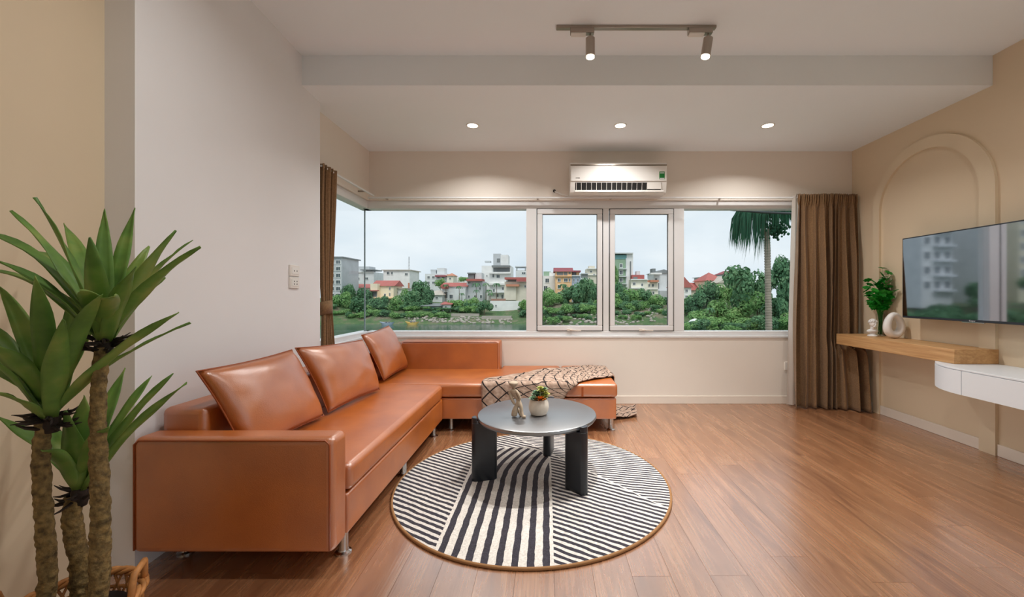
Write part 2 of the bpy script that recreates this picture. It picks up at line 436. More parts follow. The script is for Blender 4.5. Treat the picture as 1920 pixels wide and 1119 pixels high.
struct(MB().box(XR, XR+.2, 1.0, YB+.1, -.1, ZC+.2).box(XR, XR+.2, YR, -3.1, -.1, ZC+.2).box(XR, XR+.2, -3.1, 1.0, 2.72, ZC+.2).box(XR, XR+.2, -3.1, 1.0, -.1, .05).obj('wall_right', M['beige_wall']), 'beige wall with arched moulding behind the television')
struct(MB().box(-2.2, XR+.2, YR-.2, YR, -.1, ZC+.2).obj('wall_rear', M['white_wall']), 'plain white rear wall')
struct(MB().box(-2.4, XR+.3, YR-1.2, YS+.3, ZC, ZC+.3).obj('ceiling', M['ceiling']), 'upper ceiling with the track light')
struct(MB().box(-2.4, XR+.3, YS, YB+.3, ZL, ZC+.3).obj('ceiling_lower', M['ceiling']), 'lowered ceiling by the window with its stepped edge')
# baseboards
struct(MB().box(XL, XR, YB-.014, YB, 0, .088).obj('baseboard_back', M['trim'], bevel=.004), 'white baseboard under the window')
struct(MB().box(XR-.014, XR, 4.17, YB-.014, 0, .088).box(XR-.014, XR, 3.13, 4.07, 0, .088).box(XR-.014, XR, 1.0, 3.012, 0, .088).obj('baseboard_right', M['trim'], bevel=.004), 'white baseboard along the television wall')
# raised arch moulding on the television wall
def arch_pts(ya, yb, zs, n=32):
    r = (yb-ya)/2; c = (ya+yb)/2
    return [(ya, 0)]+[(c-r*math.cos(PI*i/n), zs+r*math.sin(PI*i/n)) for i in range(n+1)]+[(yb, 0)]
po, pi_ = arch_pts(3.015, 4.15, 2.013), arch_pts(3.13, 4.07, 2.013)
b = MB(); n = len(po); t = .024
vs = [(XR-t,y,z) for y,z in po]+[(XR-t,y,z) for y,z in pi_]+[(XR+.01,y,z) for y,z in po]+[(XR+.01,y,z) for y,z in pi_]
fs = []
for i in range(n-1):
    fs += [(i,i+1,n+i+1,n+i), (2*n+i,2*n+i+1,i+1,i), (n+i,n+i+1,3*n+i+1,3*n+i)]
b.add(vs, fs); struct(b.obj('trim_1', M['panel_beige']), 'raised arched band moulding on the television wall')

# windows: frame members, panes and sashes as parts
def yz_frame(b, x0, x1, y0, y1, z0, z1, w): # rectangular ring in xz
    b.box(x0, x1, y0, y1, z0, z0+w).box(x0, x1, y0, y1, z1-w, z1).box(x0, x0+w, y0, y1, z0+w, z1-w).box(x1-w, x1, y0, y1, z0+w, z1-w); return b
wx = lambda px, Y=4.51: (px-CX)*Y/F
w1 = thing('window_1', 'wide white framed window over the river', None, ((-2+3.1)/2, 4.5, WZ0), kind='structure')
FY0, FY1 = 4.478, 4.60
MB().box(GX+.0, 3.15, FY0, FY1, 2.148, WZ1).obj('frame_head', M['upvc'], w1, bevel=.006)
MB().box(GX+.0, 3.15, FY0, FY1, WZ0, .795).obj('frame_sill', M['upvc'], w1, bevel=.006)
for a0,a1 in ((987,1006),(1130,1141),(1262,1281)):
    MB().box(wx(a0), wx(a1), FY0, FY1, .795, 2.148).obj('post', M['upvc'], w1, bevel=.004)
MB().box(3.06, 3.15, FY0, FY1, .795, 2.148).obj('post', M['upvc'], w1, bevel=.004)
MB().box(GX, wx(987), GY-.004, GY+.004, .79, 2.155).obj('pane', M['glass'], w1)
MB().box(wx(1281), 3.06, GY-.004, GY+.004, .79, 2.155).obj('pane', M['glass'], w1)
for a0,a1 in ((1007,1129),(1142,1261)):
    s0, s1 = wx(a0), wx(a1)
    sash = yz_frame(MB(), s0+.004, s1-.004, FY0-.012, FY0+.05, .802, 2.142, .055).obj('sash', M['upvc'], w1, bevel=.006, origin=((s0+s1)/2, FY0, .80))
    MB().box(s0+.05, s1-.05, GY-.018, GY-.010, .85, 2.095).obj('pane', M['glass'], sash)
    g = .057; yz_frame(MB(), s0+g, s1-g, FY0+.012, FY0+.03, .855, 2.090, .006).obj('gasket', M['gasket'], sash)
    xm = (s0+s1)/2
    b = MB().box(xm-.03, xm+.03, FY0-.03, FY0-.01, .80, .822).tube([(xm, FY0-.03, .812), (xm+.05, FY0-.045, .808), (xm+.12, FY0-.04, .806)], .006, 6)
    b.obj('latch', M['trim'], sash, smooth=True, auto=40)
    yz_frame(MB(), s0-.003, s1+.003, FY0+.001, FY0+.01, .796, 2.148, .012).obj('gasket', M['gasket'], w1)
w2 = thing('window_2', 'corner window pane in the left recess', None, (GX, 3.95, WZ0), kind='structure')
LX0, LX1 = -2.09, -1.975
MB().box(LX0, LX1, 3.42, FY1, 2.148, WZ1).obj('frame_head', M['upvc'], w2, bevel=.006)
MB().box(LX0, LX1, 3.42, FY1, WZ0, .795).obj('frame_sill', M['upvc'], w2, bevel=.006)
MB().box(LX0, LX1, 3.42, 3.47, .795, 2.148).obj('post', M['upvc'], w2, bevel=.004)
MB().box(GX-.004, GX+.004, 3.47, GY-.006, .79, 2.155).obj('pane', M['glass'], w2)
MB().box(GX-.006, GX+.006, GY-.006, GY+.006, .795, 2.15).obj('glass_joint', mat('silicone_joint', S(150,165,168), .5), w2)
MB().box(XL-.03, XL+.012, 3.33, YB+.02, .725, .748).obj('sill_board', M['upvc'], w2, bevel=.004)
MB().box(XL-.03, 3.1, YB-.012, YB+.03, .725, .748).obj('sill_board', M['upvc'], w1, bevel=.004)
# unseen balcony doors added in the right wall to let in more daylight
w3 = thing('added_daylight_doors', 'added unseen glazed doors letting extra daylight into the seating area', None, (XR, -1, .05), kind='structure')
for y0,y1 in ((-3.1,-2.08),(-2.08,-1.05),(-1.05,-.03),(-.03,1.0)):
    MB().box(XR+.05,XR+.12,y0,y0+.06,.05,2.72).box(XR+.05,XR+.12,y1-.06,y1,.05,2.72).box(XR+.05,XR+.12,y0+.06,y1-.06,.05,.12).box(XR+.05,XR+.12,y0+.06,y1-.06,2.66,2.72).obj('door_frame', M['upvc'], w3)
    MB().box(XR+.082,XR+.088,y0+.06,y1-.06,.12,2.66).obj('pane', M['glass'], w3)

# ------------------------------------------------------------------ sofa
sofa = thing('corner_sofa', 'tan leather corner sofa with chrome legs under the window', 'sofa', (-.9, 2.9, 0))
Lm = M['leather']; SX0, SX1 = -1.745, -.885
bev = dict(bevel=.022, seg=4)
def rbox(x0,x1,y0,y1,z0,z1,name,bevel=.022,mt=Lm): return MB().box(x0,x1,y0,y1,z0,z1).obj(name, mt, sofa, bevel=bevel, seg=4)
arm = rbox(SX0, -.895, 1.70, 1.825, .108, .597, 'armrest', .03)
ra = .03                                                  # piped seam round the arm's front face
MB().tube([(SX0+.03,1.703,.585),(SX0+.012,1.703,.57),(SX0+.012,1.703,.125)][::-1]+[(-.93,1.703,.585),(-.912,1.703,.568),(-.912,1.703,.125)], .0045, 6).obj('piping', M['piping'], arm, smooth=True)
rbox(SX0+.01, SX1-.012, 1.83, 3.50, .118, .300, 'base', .014)
rbox(SX0+.01, .605, 3.515, 4.435, .118, .300, 'base', .014)
rbox(SX0, -1.545, 1.83, 4.435, .305, .688, 'backrest', .03)
br = rbox(-1.54, -.487, 4.235, 4.435, .300, .712, 'backrest', .026)
MB().tube([(-.512,4.238,.42),(-.512,4.238,.69),(-.53,4.238,.70),(-1.5,4.238,.70)], .004, 6).obj('piping', M['piping'], br, smooth=True)
def cushion(poly, z0, z1, name='seat_cushion'):
    # puffed cushion: prism with a bevelled, slightly crowned top
    return MB().prism(poly, z0, z1).obj(name, Lm, sofa, bevel=.03, seg=4)
c1 = cushion([(-1.545,1.832),(SX1,1.832),(SX1,3.44),(SX1-.05,3.49),(-1.545,3.49)], .308, .432)
c2 = cushion([(-1.54,3.50),(.142,3.50),(.142,4.425),(-.482,4.425),(-.482,4.235),(-1.54,4.235)], .308, .428)
c3 = cushion([(.152,3.50),(.615,3.50),(.615,4.425),(.152,4.425)], .308, .428)
MB().box(.30,.318,3.499,3.5,.315,.40).obj('seam', M['piping'], c3)
legm = MB().lathe([(.036,0),(.036,.006),(.024,.012),(.021,.02),(.021,.112),(.03,.112),(.03,.12)], n=20).mesh('chrome_leg', M['chrome'], True, auto=40)
for x,y in ((-.948,1.89),(-1.68,1.89),(-.955,2.70),(-1.68,2.70),(-.957,3.43),(-.85,3.60),(.572,3.60),(.0,3.60),(.572,4.35),(-1.6,4.35)):
    inst('leg', legm, sofa, (x,y,0))
def pillow(BL, BR, TL, TR, th, label, n=22, seed=0):
    BL,BR,TL,TR = map(Vector,(BL,BR,TL,TR)); c = (BL+BR+TL+TR)/4
    nrm = (BR-BL).cross(TL-BL).normalized()
    def pt(a, bb, side):
        a2 = a*(1-.055*(1-bb*bb)); b2 = bb*(1-.05*(1-a*a))
        u, v = (a2+1)/2, (b2+1)/2
        p = BL*(1-u)*(1-v)+BR*u*(1-v)+TL*(1-u)*v+TR*u*v
        h = th*max(0,(1-a**2)*(1-bb**2))**.42
        wr = .010*noise.noise(Vector((a*2.3+seed, bb*2.3, side)))*(1-a*a)**.3*(1-bb*bb)**.3
        sag = -.012*(1-bb)*(1-a*a)*0
        rid = .006*math.sin(9*math.atan2(bb,a)+seed)*max(0,(a*a+bb*bb)-.45)*(1-a**4)*(1-bb**4)
        return p+nrm*(side*(h+wr+rid)*(1 if side > 0 else .42))
    b = MB()
    for side in (1,-1):
        fn = (lambda u,v,side=side: pt(2*u-1, 2*v-1, side)) if side > 0 else (lambda u,v,side=side: pt(1-2*u, 2*v-1, side))
        b.grid(n, n, fn)
    o = b.obj('throw_pillow', Lm, None, smooth=True, origin=(c.x,c.y,min(BL.z,BR.z)))
    bm = bmesh.new(); bm.from_mesh(o.data); bmesh.ops.remove_doubles(bm, verts=bm.verts, dist=.0006); bm.to_mesh(o.data); bm.free()
    tag(o, label, 'pillow', 'leather pillows along the sofa back')
    # piped edge
    ring = [pt(-1+2*i/12,-1,1) for i in range(12)]+[pt(1,-1+2*i/12,1) for i in range(12)]+[pt(1-2*i/12,1,1) for i in range(12)]+[pt(-1,1-2*i/12,1) for i in range(12)]
    MB().tube(ring, .0042, 5, closed=True).obj('piping', M['piping'], o, smooth=True)
    return o
pillow((-1.40,1.88,.452),(-1.375,2.50,.452),(-1.56,1.805,.858),(-1.56,2.48,.862),.10,'tan leather pillow next to the sofa armrest',seed=1)
pillow((-1.385,2.57,.452),(-1.32,3.20,.452),(-1.56,2.515,.868),(-1.455,3.20,.842),.10,'tan leather pillow in the middle between two other pillows',seed=5)
pillow((-1.42,3.53,.452),(-1.44,4.20,.452),(-1.60,3.50,.85),(-1.60,4.10,.885),.095,'tan leather pillow in the sofa corner by the window',seed=9)

# throw blanket over the chaise
A = [(-.555,3.27),(-.56,3.49),(-.545,3.62),(-.245,3.88),(-.02,4.06),(.20,4.19),(.377,4.27),(.468,4.33),(.62,4.25),(.84,4.22),(1.05,4.20),(1.34,4.28)]
B = [(.146,3.36),(.16,3.38),(.18,3.42),(.23,3.46),(.27,3.495),(.33,3.57),(.406,3.635),(.577,3.75),(.63,3.78),(.84,3.82),(1.05,3.86),(1.28,3.95)]
def poly_at(L, t):
    q = t*(len(L)-1); i = min(int(q), len(L)-2); f = q-i
    return Vector((L[i][0]*(1-f)+L[i+1][0]*f, L[i][1]*(1-f)+L[i+1][1]*f))
def fold(p, u, v):
    X, Y = p.x, p.y; z = .436; FR = 3.492; RT = .622
    wr = .011*noise.noise(Vector((X*5, Y*5, 3)))+.007*math.sin(46*(u)+5*v)*(.4+.6*abs(math.sin(v*5)))
    x, y = X, Y
    if Y < FR: z = .436-(FR-Y); y = FR-.012-.006*math.sin(26*X+2)-abs(wr)*.8
    if X > RT:
        d = X-RT; x = RT+.008+abs(wr)+.02*min(d,.42); z = .436-d
        if z < .018: x = RT+.02+(.018-z); z = .018+.018*(1+math.sin(34*Y+18*d))*.5+abs(wr)
    elif Y >= FR: z += .006+abs(wr)*1.3
    return Vector((x,y,z))
NU, NV = 44, 90
b = MB().grid(NU, NV, lambda u,v: fold(poly_at(A,v).lerp(poly_at(B,v),u), u, v))
o = b.obj('throw_blanket', M['throw'], None, smooth=True, origin=(.2,3.9,.43), solid=.008)
uvl = o.data.uv_layers.new(name='UVMap')
for pg in o.data.polygons:
    for li in pg.loop_indices:
        vi = o.data.loops[li].vertex_index; uvl.data[li].uv = ((vi%(NU+1))/NU*.62, (vi//(NU+1))/NV*1.9)
tag(o, 'brown knitted throw blanket with dark diamond lines draped over the sofa end', 'blanket')

# ------------------------------------------------------------------ rug
rc = (-.088, 2.611); rr = .85
rug = MB().lathe([(rr-.004,0),(rr,.004),(rr,.010),(rr-.006,.013)], (rc[0],rc[1],0), n=96).obj('round_rug', M['rug'], None, origin=(rc[0],rc[1],0))
tag(rug, 'round cream rug with dark stripes under the coffee table', 'rug')
MB().tube([(rc[0]+rr*math.cos(2*PI*i/96), rc[1]+rr*math.sin(2*PI*i/96), .008) for i in range(96)], .0085, 6, closed=True).obj('edge_binding', M['binding'], rug, smooth=True)

# ------------------------------------------------------------------ coffee table
tcx, tcy, tr, tz = -.064, 2.706, .394, .415
RUGZ = .013
table = thing('coffee_table', 'round dark navy coffee table with three slab legs on the rug', 'table', (tcx, tcy, RUGZ))
MB().lathe([(tr-.03,tz-.032),(tr-.008,tz-.028),(tr,tz-.016),(tr-.004,tz-.004),(tr-.012,tz)], (tcx,tcy,0), n=96).obj('tabletop', M['navy_top'], table, smooth=True, auto=35)
for ang in (196, 314, 77):
    a = R(ang); d = Vector((math.cos(a), math.sin(a))); nn = Vector((-d.y, d.x)); hw = .029
    pts = []
    for k in range(9):
        q = -PI/2+PI*k/8; pts.append(d*(.405+hw*math.cos(q)*.9)+nn*hw*math.sin(q))
    for k in range(9):
        q = PI/2+PI*k/8; pts.append(d*(.295+hw*math.cos(q)*.9)+nn*hw*math.sin(q))
    MB().prism([(tcx+p.x, tcy+p.y) for p in pts], RUGZ, tz-.033).obj('leg', M['navy'], table, bevel=.003)
    pts2 = []                                            # the outer end rises to the level of the top
    for k in range(9):
        q = -PI/2+PI*k/8; pts2.append(d*(.405+hw*math.cos(q)*.9)+nn*hw*math.sin(q))
    pts2 += [d*.40+nn*hw, d*.40-nn*hw]
    MB().prism([(tcx+p.x, tcy+p.y) for p in pts2], tz-.033, tz+.002).obj('leg_cap', M['navy'], table, bevel=.003)

# sculpture on the table
sc0 = Vector((-.212, 2.60, tz))
def sp(cx, cy, dy=0): return Vector((sc0.x+(930+cx/11.19-963)/287.0, sc0.y+dy, tz+(784-(700+cy/11.19))/287.0-.010))
vs, es, rs = [], [], []
def chain(pts, start=None):
    prev = start
    for cx_,cy_,dy,r in pts:
        vs.append(sp(cx_,cy_,dy)); rs.append(r); i = len(vs)-1
        if prev is not None: es.append((prev,i))
        prev = i
    return prev
chain([(380,900,0,.019),(380,855,0,.021),(378,810,0,.022),(425,700,-.004,.017),(478,600,-.006,.012),(470,545,-.004,.011),(420,470,0,.016),(365,400,0,.021),(362,330,0,.014),(366,275,-.002,.010),(368,240,-.004,.028),(368,165,-.004,.032)])
i_sh, i_kn, i_hip = 7, 4, 2
chain([(285,375,.0,.012),(300,450,0,.011),(345,560,-.004,.010),(400,650,-.010,.007)], i_sh)
chain([(430,360,-.016,.009),(475,430,-.02,.008),(505,505,-.018,.008),(480,570,-.012,.007)], i_sh)
chain([(520,670,-.012,.013),(535,790,-.014,.010),(560,880,-.02,.010),(630,880,-.024,.008)], i_kn)
chain([(430,770,.02,.014),(475,800,.022,.010),(505,880,.016,.010),(580,895,.012,.009)], i_hip)
me = bpy.data.meshes.new('seated_figurine'); me.from_pydata([tuple(v-sc0) for v in vs], es, [])
o = bpy.data.objects.new('seated_figurine', me); COL.objects.link(o); o.location = sc0; me.materials.append(M['sculpt'])
sk = o.modifiers.new('skin','SKIN')
for i,sv in enumerate(me.skin_vertices[0].data): sv.radius = (rs[i]*1.15, rs[i]*1.15); sv.use_root = (i == 0)
sk.use_smooth_shade = True; sk.branch_smoothing = .3
m = o.modifiers.new('sub','SUBSURF'); m.levels = 2; m.render_levels = 2
tag(o, 'sandy abstract figurine of a seated thinking person on the coffee table', 'figurine')

# succulent pot
pc = Vector((-.052, 2.655, tz))
pot = MB().lathe([(.040,.0),(.052,.006),(.063,.03),(.0665,.052),(.064,.075),(.058,.095),(.0555,.102),(.052,.102),(.051,.092)], pc, n=40).obj('plant_pot', M['pot'], None, smooth=True, origin=pc, auto=50)
tag(pot, 'round white stoneware pot holding succulents on the coffee table', 'plant pot')
MB().lathe([(.0505,.088),(.0505,.092)], pc, n=32).obj('soil', M['soil'], pot)
M['succ_green'] = leaf_mat('succulent_green', S(70,110,84), S(120,150,120), S(170,180,150), .1)
M['succ_orange'] = leaf_mat('succulent_orange', S(150,70,30), S(196,110,40), S(220,160,70), .1)
M['succ_yellow'] = leaf_mat('succulent_yellow', S(110,140,84), S(180,178,90), S(222,214,130), .1)
def leaf_blade(b, base, tip, w, up, thick=.0, n=5):
    base, tip = Vector(base), Vector(tip); t = tip-base; side = t.cross(up)
    side = side.normalized() if side.length > 1e-6 else t.orthogonal().normalized()
    pr = [.45,.85,1,.75,.05]; vs = []
    for i in range(n):
        f = i/(n-1); c = base+t*f+up*(math.sin(f*PI)*t.length*.12); ww = w*pr[i]
        vs += [c-side*ww, c+up*(-ww*.35), c+side*ww]
    fs = []
    for i in range(n-1):
        fs += [(3*i,3*i+1,3*i+4,3*i+3),(3*i+1,3*i+2,3*i+5,3*i+4)]
    b.add(vs, fs)
random.seed(11)
succ = [((-.026,-.026,.108),.034,'succ_green'),((.008,-.034,.106),.036,'succ_orange'),((.03,.0,.112),.034,'succ_yellow'),((-.01,.01,.125),.036,'succ_green'),((.022,.018,.145),.034,'succ_yellow'),((.046,.008,.128),.026,'succ_yellow'),((-.014,.028,.136),.026,'succ_green'),((.01,-.002,.172),.022,'succ_yellow'),((.035,.028,.158),.024,'succ_green')]
su = thing('succulent', 'mixed green and orange succulents growing in the small pot', 'succulent', pc+Vector((0,0,.092)))
for (dx,dy,dz),rad,mt in succ:
    rad *= 1.28
    c = pc+Vector((dx,dy,dz)); b = MB()
    for ring,(cnt,el,ln) in enumerate(((9,8,1.0),(7,32,.8),(5,62,.55))):
        for k in range(cnt):
            q = 2*PI*(k+.5*ring)/cnt+dx*40
            d = Vector((math.cos(q)*math.cos(R(el)), math.sin(q)*math.cos(R(el)), math.sin(R(el))))
            leaf_blade(b, c-Vector((0,0,.004)), c+d*rad*ln, rad*.28, Vector((0,0,1)) if el<60 else Vector((math.cos(q),math.sin(q),.2)).normalized())
    b.tube([pc+Vector((dx*.7,dy*.7,.088)), c], .004, 5)
    b.obj('rosette', M[mt], su, smooth=True)

# ------------------------------------------------------------------ potted yucca
pb = Vector((-1.50, 1.27, 0))
bask = thing('rattan_basket', 'woven rattan basket with a handle standing beside the pier', 'basket', pb)
def ring_pts(r, z, n=40, wob=0, ph=0): return [(pb.x+(r+wob*math.sin(k*PI+ph))*math.cos(2*PI*k/n), pb.y+(r+wob*math.sin(k*PI+ph))*math.sin(2*PI*k/n), z) for k in range(n)]
for k in range(3):
    MB().tube([(pb.x+(.168+.008*math.cos(2*PI*i*9/90+k*2.1))*math.cos(2*PI*i/90), pb.y+(.168+.008*math.cos(2*PI*i*9/90+k*2.1))*math.sin(2*PI*i/90), .222+.008*math.sin(2*PI*i*9/90+k*2.1)) for i in range(90)], .008, 6, closed=True).obj('rim_strand', M['rattan'], bask, smooth=True)
b = MB()
for k in range(30):                                      # crossing stakes, too fine to pick apart
    for sgn in (1,-1):
        pts = []
        for i in range(7):
            f = i/6; q = 2*PI*k/30+sgn*f*.5; r = .135+.035*f; pts.append((pb.x+r*math.cos(q), pb.y+r*math.sin(q), .01+.205*f))
        b.tube(pts, .0042, 5)
tag(b.obj('weave', M['rattan'], bask, smooth=True), kind='stuff')
for z in (.012, .06, .12, .17):
    MB().tube([(pb.x+(.137+.034*z/.21)*math.cos(2*PI*i/48), pb.y+(.137+.034*z/.21)*math.sin(2*PI*i/48), z) for i in range(48)], .006, 5, closed=True).obj('hoop', M['rattan'], bask, smooth=True)
for ang in (28, 208):
    q0 = R(ang)
    hp = []
    for f,h in ((-.30,0),(-.27,.045),(-.22,.072),(0,.078),(.22,.072),(.27,.045),(.30,0)):
        hp.append((pb.x+.170*math.cos(q0+f*1.05), pb.y+.170*math.sin(q0+f*1.05), .222+h))
    MB().tube(hp, .010, 7).obj('handle', M['rattan'], bask, smooth=True)
yuc = thing('yucca_plant', 'tall artificial yucca with three rough trunks in a rattan basket', 'plant', pb+Vector((0,0,.02)))
inner = MB().lathe([(.11,.012),(.13,.02),(.14,.15),(.142,.17)], pb, n=32).obj('liner_pot', M['black_plastic'], yuc, smooth=True, auto=40)
MB().lathe([(.139,.150),(.139,.156)], pb, n=32).obj('soil', M['soil'], yuc)
def trunk(p0, p1, r0, r1):
    p0, p1 = Vector(p0), Vector(p1); nr, ns = 22, 130; ax = (p1-p0); b = MB()
    def fn(u, v):
        q = 2*PI*u; c = p0+ax*v+Vector((.012*math.sin(v*5), .01*math.cos(v*4), 0)); r = r0+(r1-r0)*v
        h = noise.noise(Vector((math.cos(q)*1.6, math.sin(q)*1.6, v*ax.length*26)))
        h2 = noise.noise(Vector((math.cos(q)*4+7, math.sin(q)*4, v*ax.length*70)))
        r *= 1+.20*h+.20*h2
        return c+Vector((math.cos(q)*r, math.sin(q)*r, 0))
    b.grid(nr, ns, fn, closed_u=True)
    return b.obj('trunk', M['bark'], yuc, smooth=True)
def leafmesh(base, tip, w, axis, lift=.30, n=12, fold_=.28, twist=0, droop=0):
    base, tip = Vector(base), Vector(tip); d = tip-base; L = d.length
    c = base+axis*L*lift+d*.42
    b = MB(); vs = []
    for i in range(n+1):
        t = i/n; p = base*(1-t)**2+c*2*t*(1-t)+tip*t*t
        tg = (c-base)*2*(1-t)+(tip-c)*2*t; tg.normalize()
        side = tg.cross(axis); side = side.normalized() if side.length > .12 else tg.cross(Vector((0,1,0))).normalized()
        nrm = side.cross(tg).normalized(); ca, sa = math.cos(twist*t), math.sin(twist*t); s2 = side*ca+nrm*sa; n2 = nrm*ca-side*sa
        pr = (.50+.50*math.sin(min(1,t/.42)*PI/2)) if t < .42 else max(0, math.cos((t-.42)/.58*PI/2))**.85
        ww = max(.0012, w*pr)
        wv = .004*math.sin(t*11+L*30)
        vs += [p-s2*ww+n2*(ww*fold_+wv), p-s2*ww*.5+n2*ww*fold_*.3, p-n2*ww*.05, p+s2*ww*.5+n2*ww*fold_*.3, p+s2*ww+n2*(ww*fold_-wv)]
    fs = [(5*i+j,5*i+j+1,5*i+5+j+1,5*i+5+j) for i in range(n) for j in range(4)]
    b.add(vs, fs); return b
def crown(bx, by, bz_Y, tips, w, top):
    base = P(bx, by, bz_Y)
    for px,py,Y,*o_ in tips:
        ww = w*(o_[0] if o_ else 1); lift = o_[1] if len(o_) > 1 else .26
        Y = min(Y, 1.83*F/abs(px-CX)) if px < CX else Y
        tp = P(px, py, Y); q = (tp-base); rad = Vector((q.x,q.y,0)); rad = rad.normalized()*.018 if rad.length > 1e-4 else rad
        hb = random.uniform(-.005,.055)
        leafmesh(base+rad+Vector((0,0,hb)), tp, ww, Vector((0,0,1)), lift, twist=random.uniform(-.4,.4)).obj('leaf', M['yucca'], yuc, smooth=True, solid=.0022)
    b = MB(); random.seed(int(bx))
    for k in range(26):
        q = random.uniform(0,2*PI); el = random.uniform(-.35,.5); ln = random.uniform(.035,.065)
        d = Vector((math.cos(q)*math.cos(el), math.sin(q)*math.cos(el), math.sin(el)))
        c = base+Vector((math.cos(q)*.022, math.sin(q)*.022, random.uniform(-.035,.012)))
        b.tube([c, c+d*ln*.6, c+d*ln+Vector((0,0,.006))], [.006,.004,.001], 4)
    b.lathe([(.017,-.05),(.021,-.03),(.022,-.005),(.018,.012)], base, n=14)
    tag(b.obj('husk_collar', M['husk'], yuc, smooth=True), kind='stuff')
random.seed(5)
t1 = P(95,785,1.25); t2 = P(203,650,1.27); t3 = P(150,925,1.36)
trunk((P(72,1119,1.25).x, 1.25, .15), t1, .0215, .018)
trunk((P(168,1119,1.25).x, 1.25, .15), t2, .026, .0165)
trunk((P(136,1119,1.34).x, 1.345, .15), t3, .026, .022)
crown(95,780,1.25,[(66,518,1.10,1.05,.2),(-2,538,1.30),(-60,590,1.2),(-60,655,1.12),(-90,700,1.25),(-30,640,1.08,1.2,.2),(148,530,1.32,1,.15),(192,552,1.10,1.05,.2),(120,600,1.08,1.1,.15),(335,586,1.24,.9,.12),(357,605,1.32,.8,.1),(210,560,1.42),(40,600,1.42),(-40,735,1.10),(-70,640,1.35)], .024, t1)
crown(195,640,1.27,[(65,370,1.18,1.1,.18),(20,395,1.25,1.1,.16),(-45,430,1.28),(-70,470,1.15),(-50,505,1.30),(196,392,1.33,.95,.05),(168,445,1.12,1.1,.1),(253,390,1.42,.9,.12),(330,432,1.30,.95,.16),(362,450,1.38,.8,.2),(376,463,1.22,.85,.16),(120,420,1.46,1,.15),(280,462,1.45,1,.15),(150,545,1.05,1.0,.25),(215,555,1.06,1,.2),(60,470,1.42),(255,500,1.12,1,.15),(310,520,1.36,.8,.15)], .024, t2)
crown(150,920,1.36,[(325,700,1.40,.9,.15),(350,718,1.32,.8,.12),(285,704,1.55,.9,.15),(-15,775,1.32,.9,.1),(78,845,1.22,.9,.35),(122,770,1.26,1.1,.12),(158,742,1.28,1.15,.1),(185,735,1.50,1.05,.1),(60,770,1.46,1,.15),(235,690,1.55,1,.15),(205,800,1.22,.9,.2)], .026, t3)

# ------------------------------------------------------------------ television wall furniture
# oak shelf
sh = MB().box(3.027, XR-.001, 3.010, 4.237, .684, .791).obj('oak_shelf', M['oak'], None, bevel=.003, origin=(3.2,3.6,.684))
tag(sh, 'thick oak floating shelf with ornaments under the television', 'shelf')
# white wall cabinet with a rounded end
cab = thing('wall_cabinet', 'white wall-hung cabinet with a rounded end under the oak shelf', 'cabinet', (3.12, 2.3, .50))
def cab_poly(off=0, y0=1.2):
    r = .475-off; cx_, cy_ = XR-.001, 2.82
    return [(XR-.001,y0),(XR-.001,cy_+r)]+[(cx_-r*math.sin(PI/2*i/14), cy_+r*math.cos(PI/2*i/14)) for i in range(1,15)]+[(cx_-r,y0)]
pl = cab_poly(.012)
MB().prism(pl, .502, .668).obj('body', M['white_cab'], cab)
MB().prism(cab_poly(0), .670, .683).obj('top_panel', M['white_cab'], cab, bevel=.002)
r = .475; arcp = [(XR-.001-r*math.sin(PI/2*i/14), 2.822+r*math.cos(PI/2*i/14)) for i in range(15)]; arci = [(XR-.001-(r-.011)*math.sin(PI/2*i/14), 2.822+(r-.011)*math.cos(PI/2*i/14)) for i in range(15)]
MB().prism((arcp+arci[::-1]), .500, .667).obj('curved_end_panel', M['white_cab'], cab, smooth=True, auto=40)
for y0,y1 in ((2.12,2.818),(1.2,2.116)):
    MB().box(XR-.476, XR-.465, y0, y1, .500, .667).obj('drawer_front', M['white_cab'], cab, bevel=.0015)
# television
TVX = 3.22
tv = thing('television', 'flat black television mounted on the beige wall', 'television', (TVX, 3.04, 1.0))
MB().box(TVX-.012, TVX+.02, 2.415, 3.657, .992, 1.704).obj('bezel', M['tv_frame'], tv, bevel=.004)
MB().box(TVX-.0135, TVX-.0115, 2.427, 3.647, 1.010, 1.694).obj('screen', M['tv_screen'], tv)
MB().box(TVX+.02, XR-.002, 2.80, 3.28, 1.15, 1.55).obj('wall_mount', M['black_plastic'], tv)
MB().box(TVX-.015, TVX-.004, 2.97, 3.13, .986, .992).obj('trim_strip', M['chrome'], tv)
def text(body, loc, rot, size, mt, parent, name='logo'):
    cu = bpy.data.curves.new(name, 'FONT'); cu.body = body; cu.size = size; cu.align_x = 'CENTER'; cu.align_y = 'CENTER'; cu.extrude = .0004
    tmp = bpy.data.objects.new('tmp', cu); COL.objects.link(tmp)
    dg = bpy.context.evaluated_depsgraph_get(); me = bpy.data.meshes.new_from_object(tmp.evaluated_get(dg)); bpy.data.objects.remove(tmp)
    me.materials.clear(); me.materials.append(mt); o = bpy.data.objects.new(name, me); COL.objects.link(o); o.parent = parent
    o.location = Vector(loc)-wloc(parent); o.rotation_euler = rot; return o
text('Casper', (TVX-.0128, 3.055, 1.0005), (R(90),0,R(-90)), .016, M['white_ink'], tv)
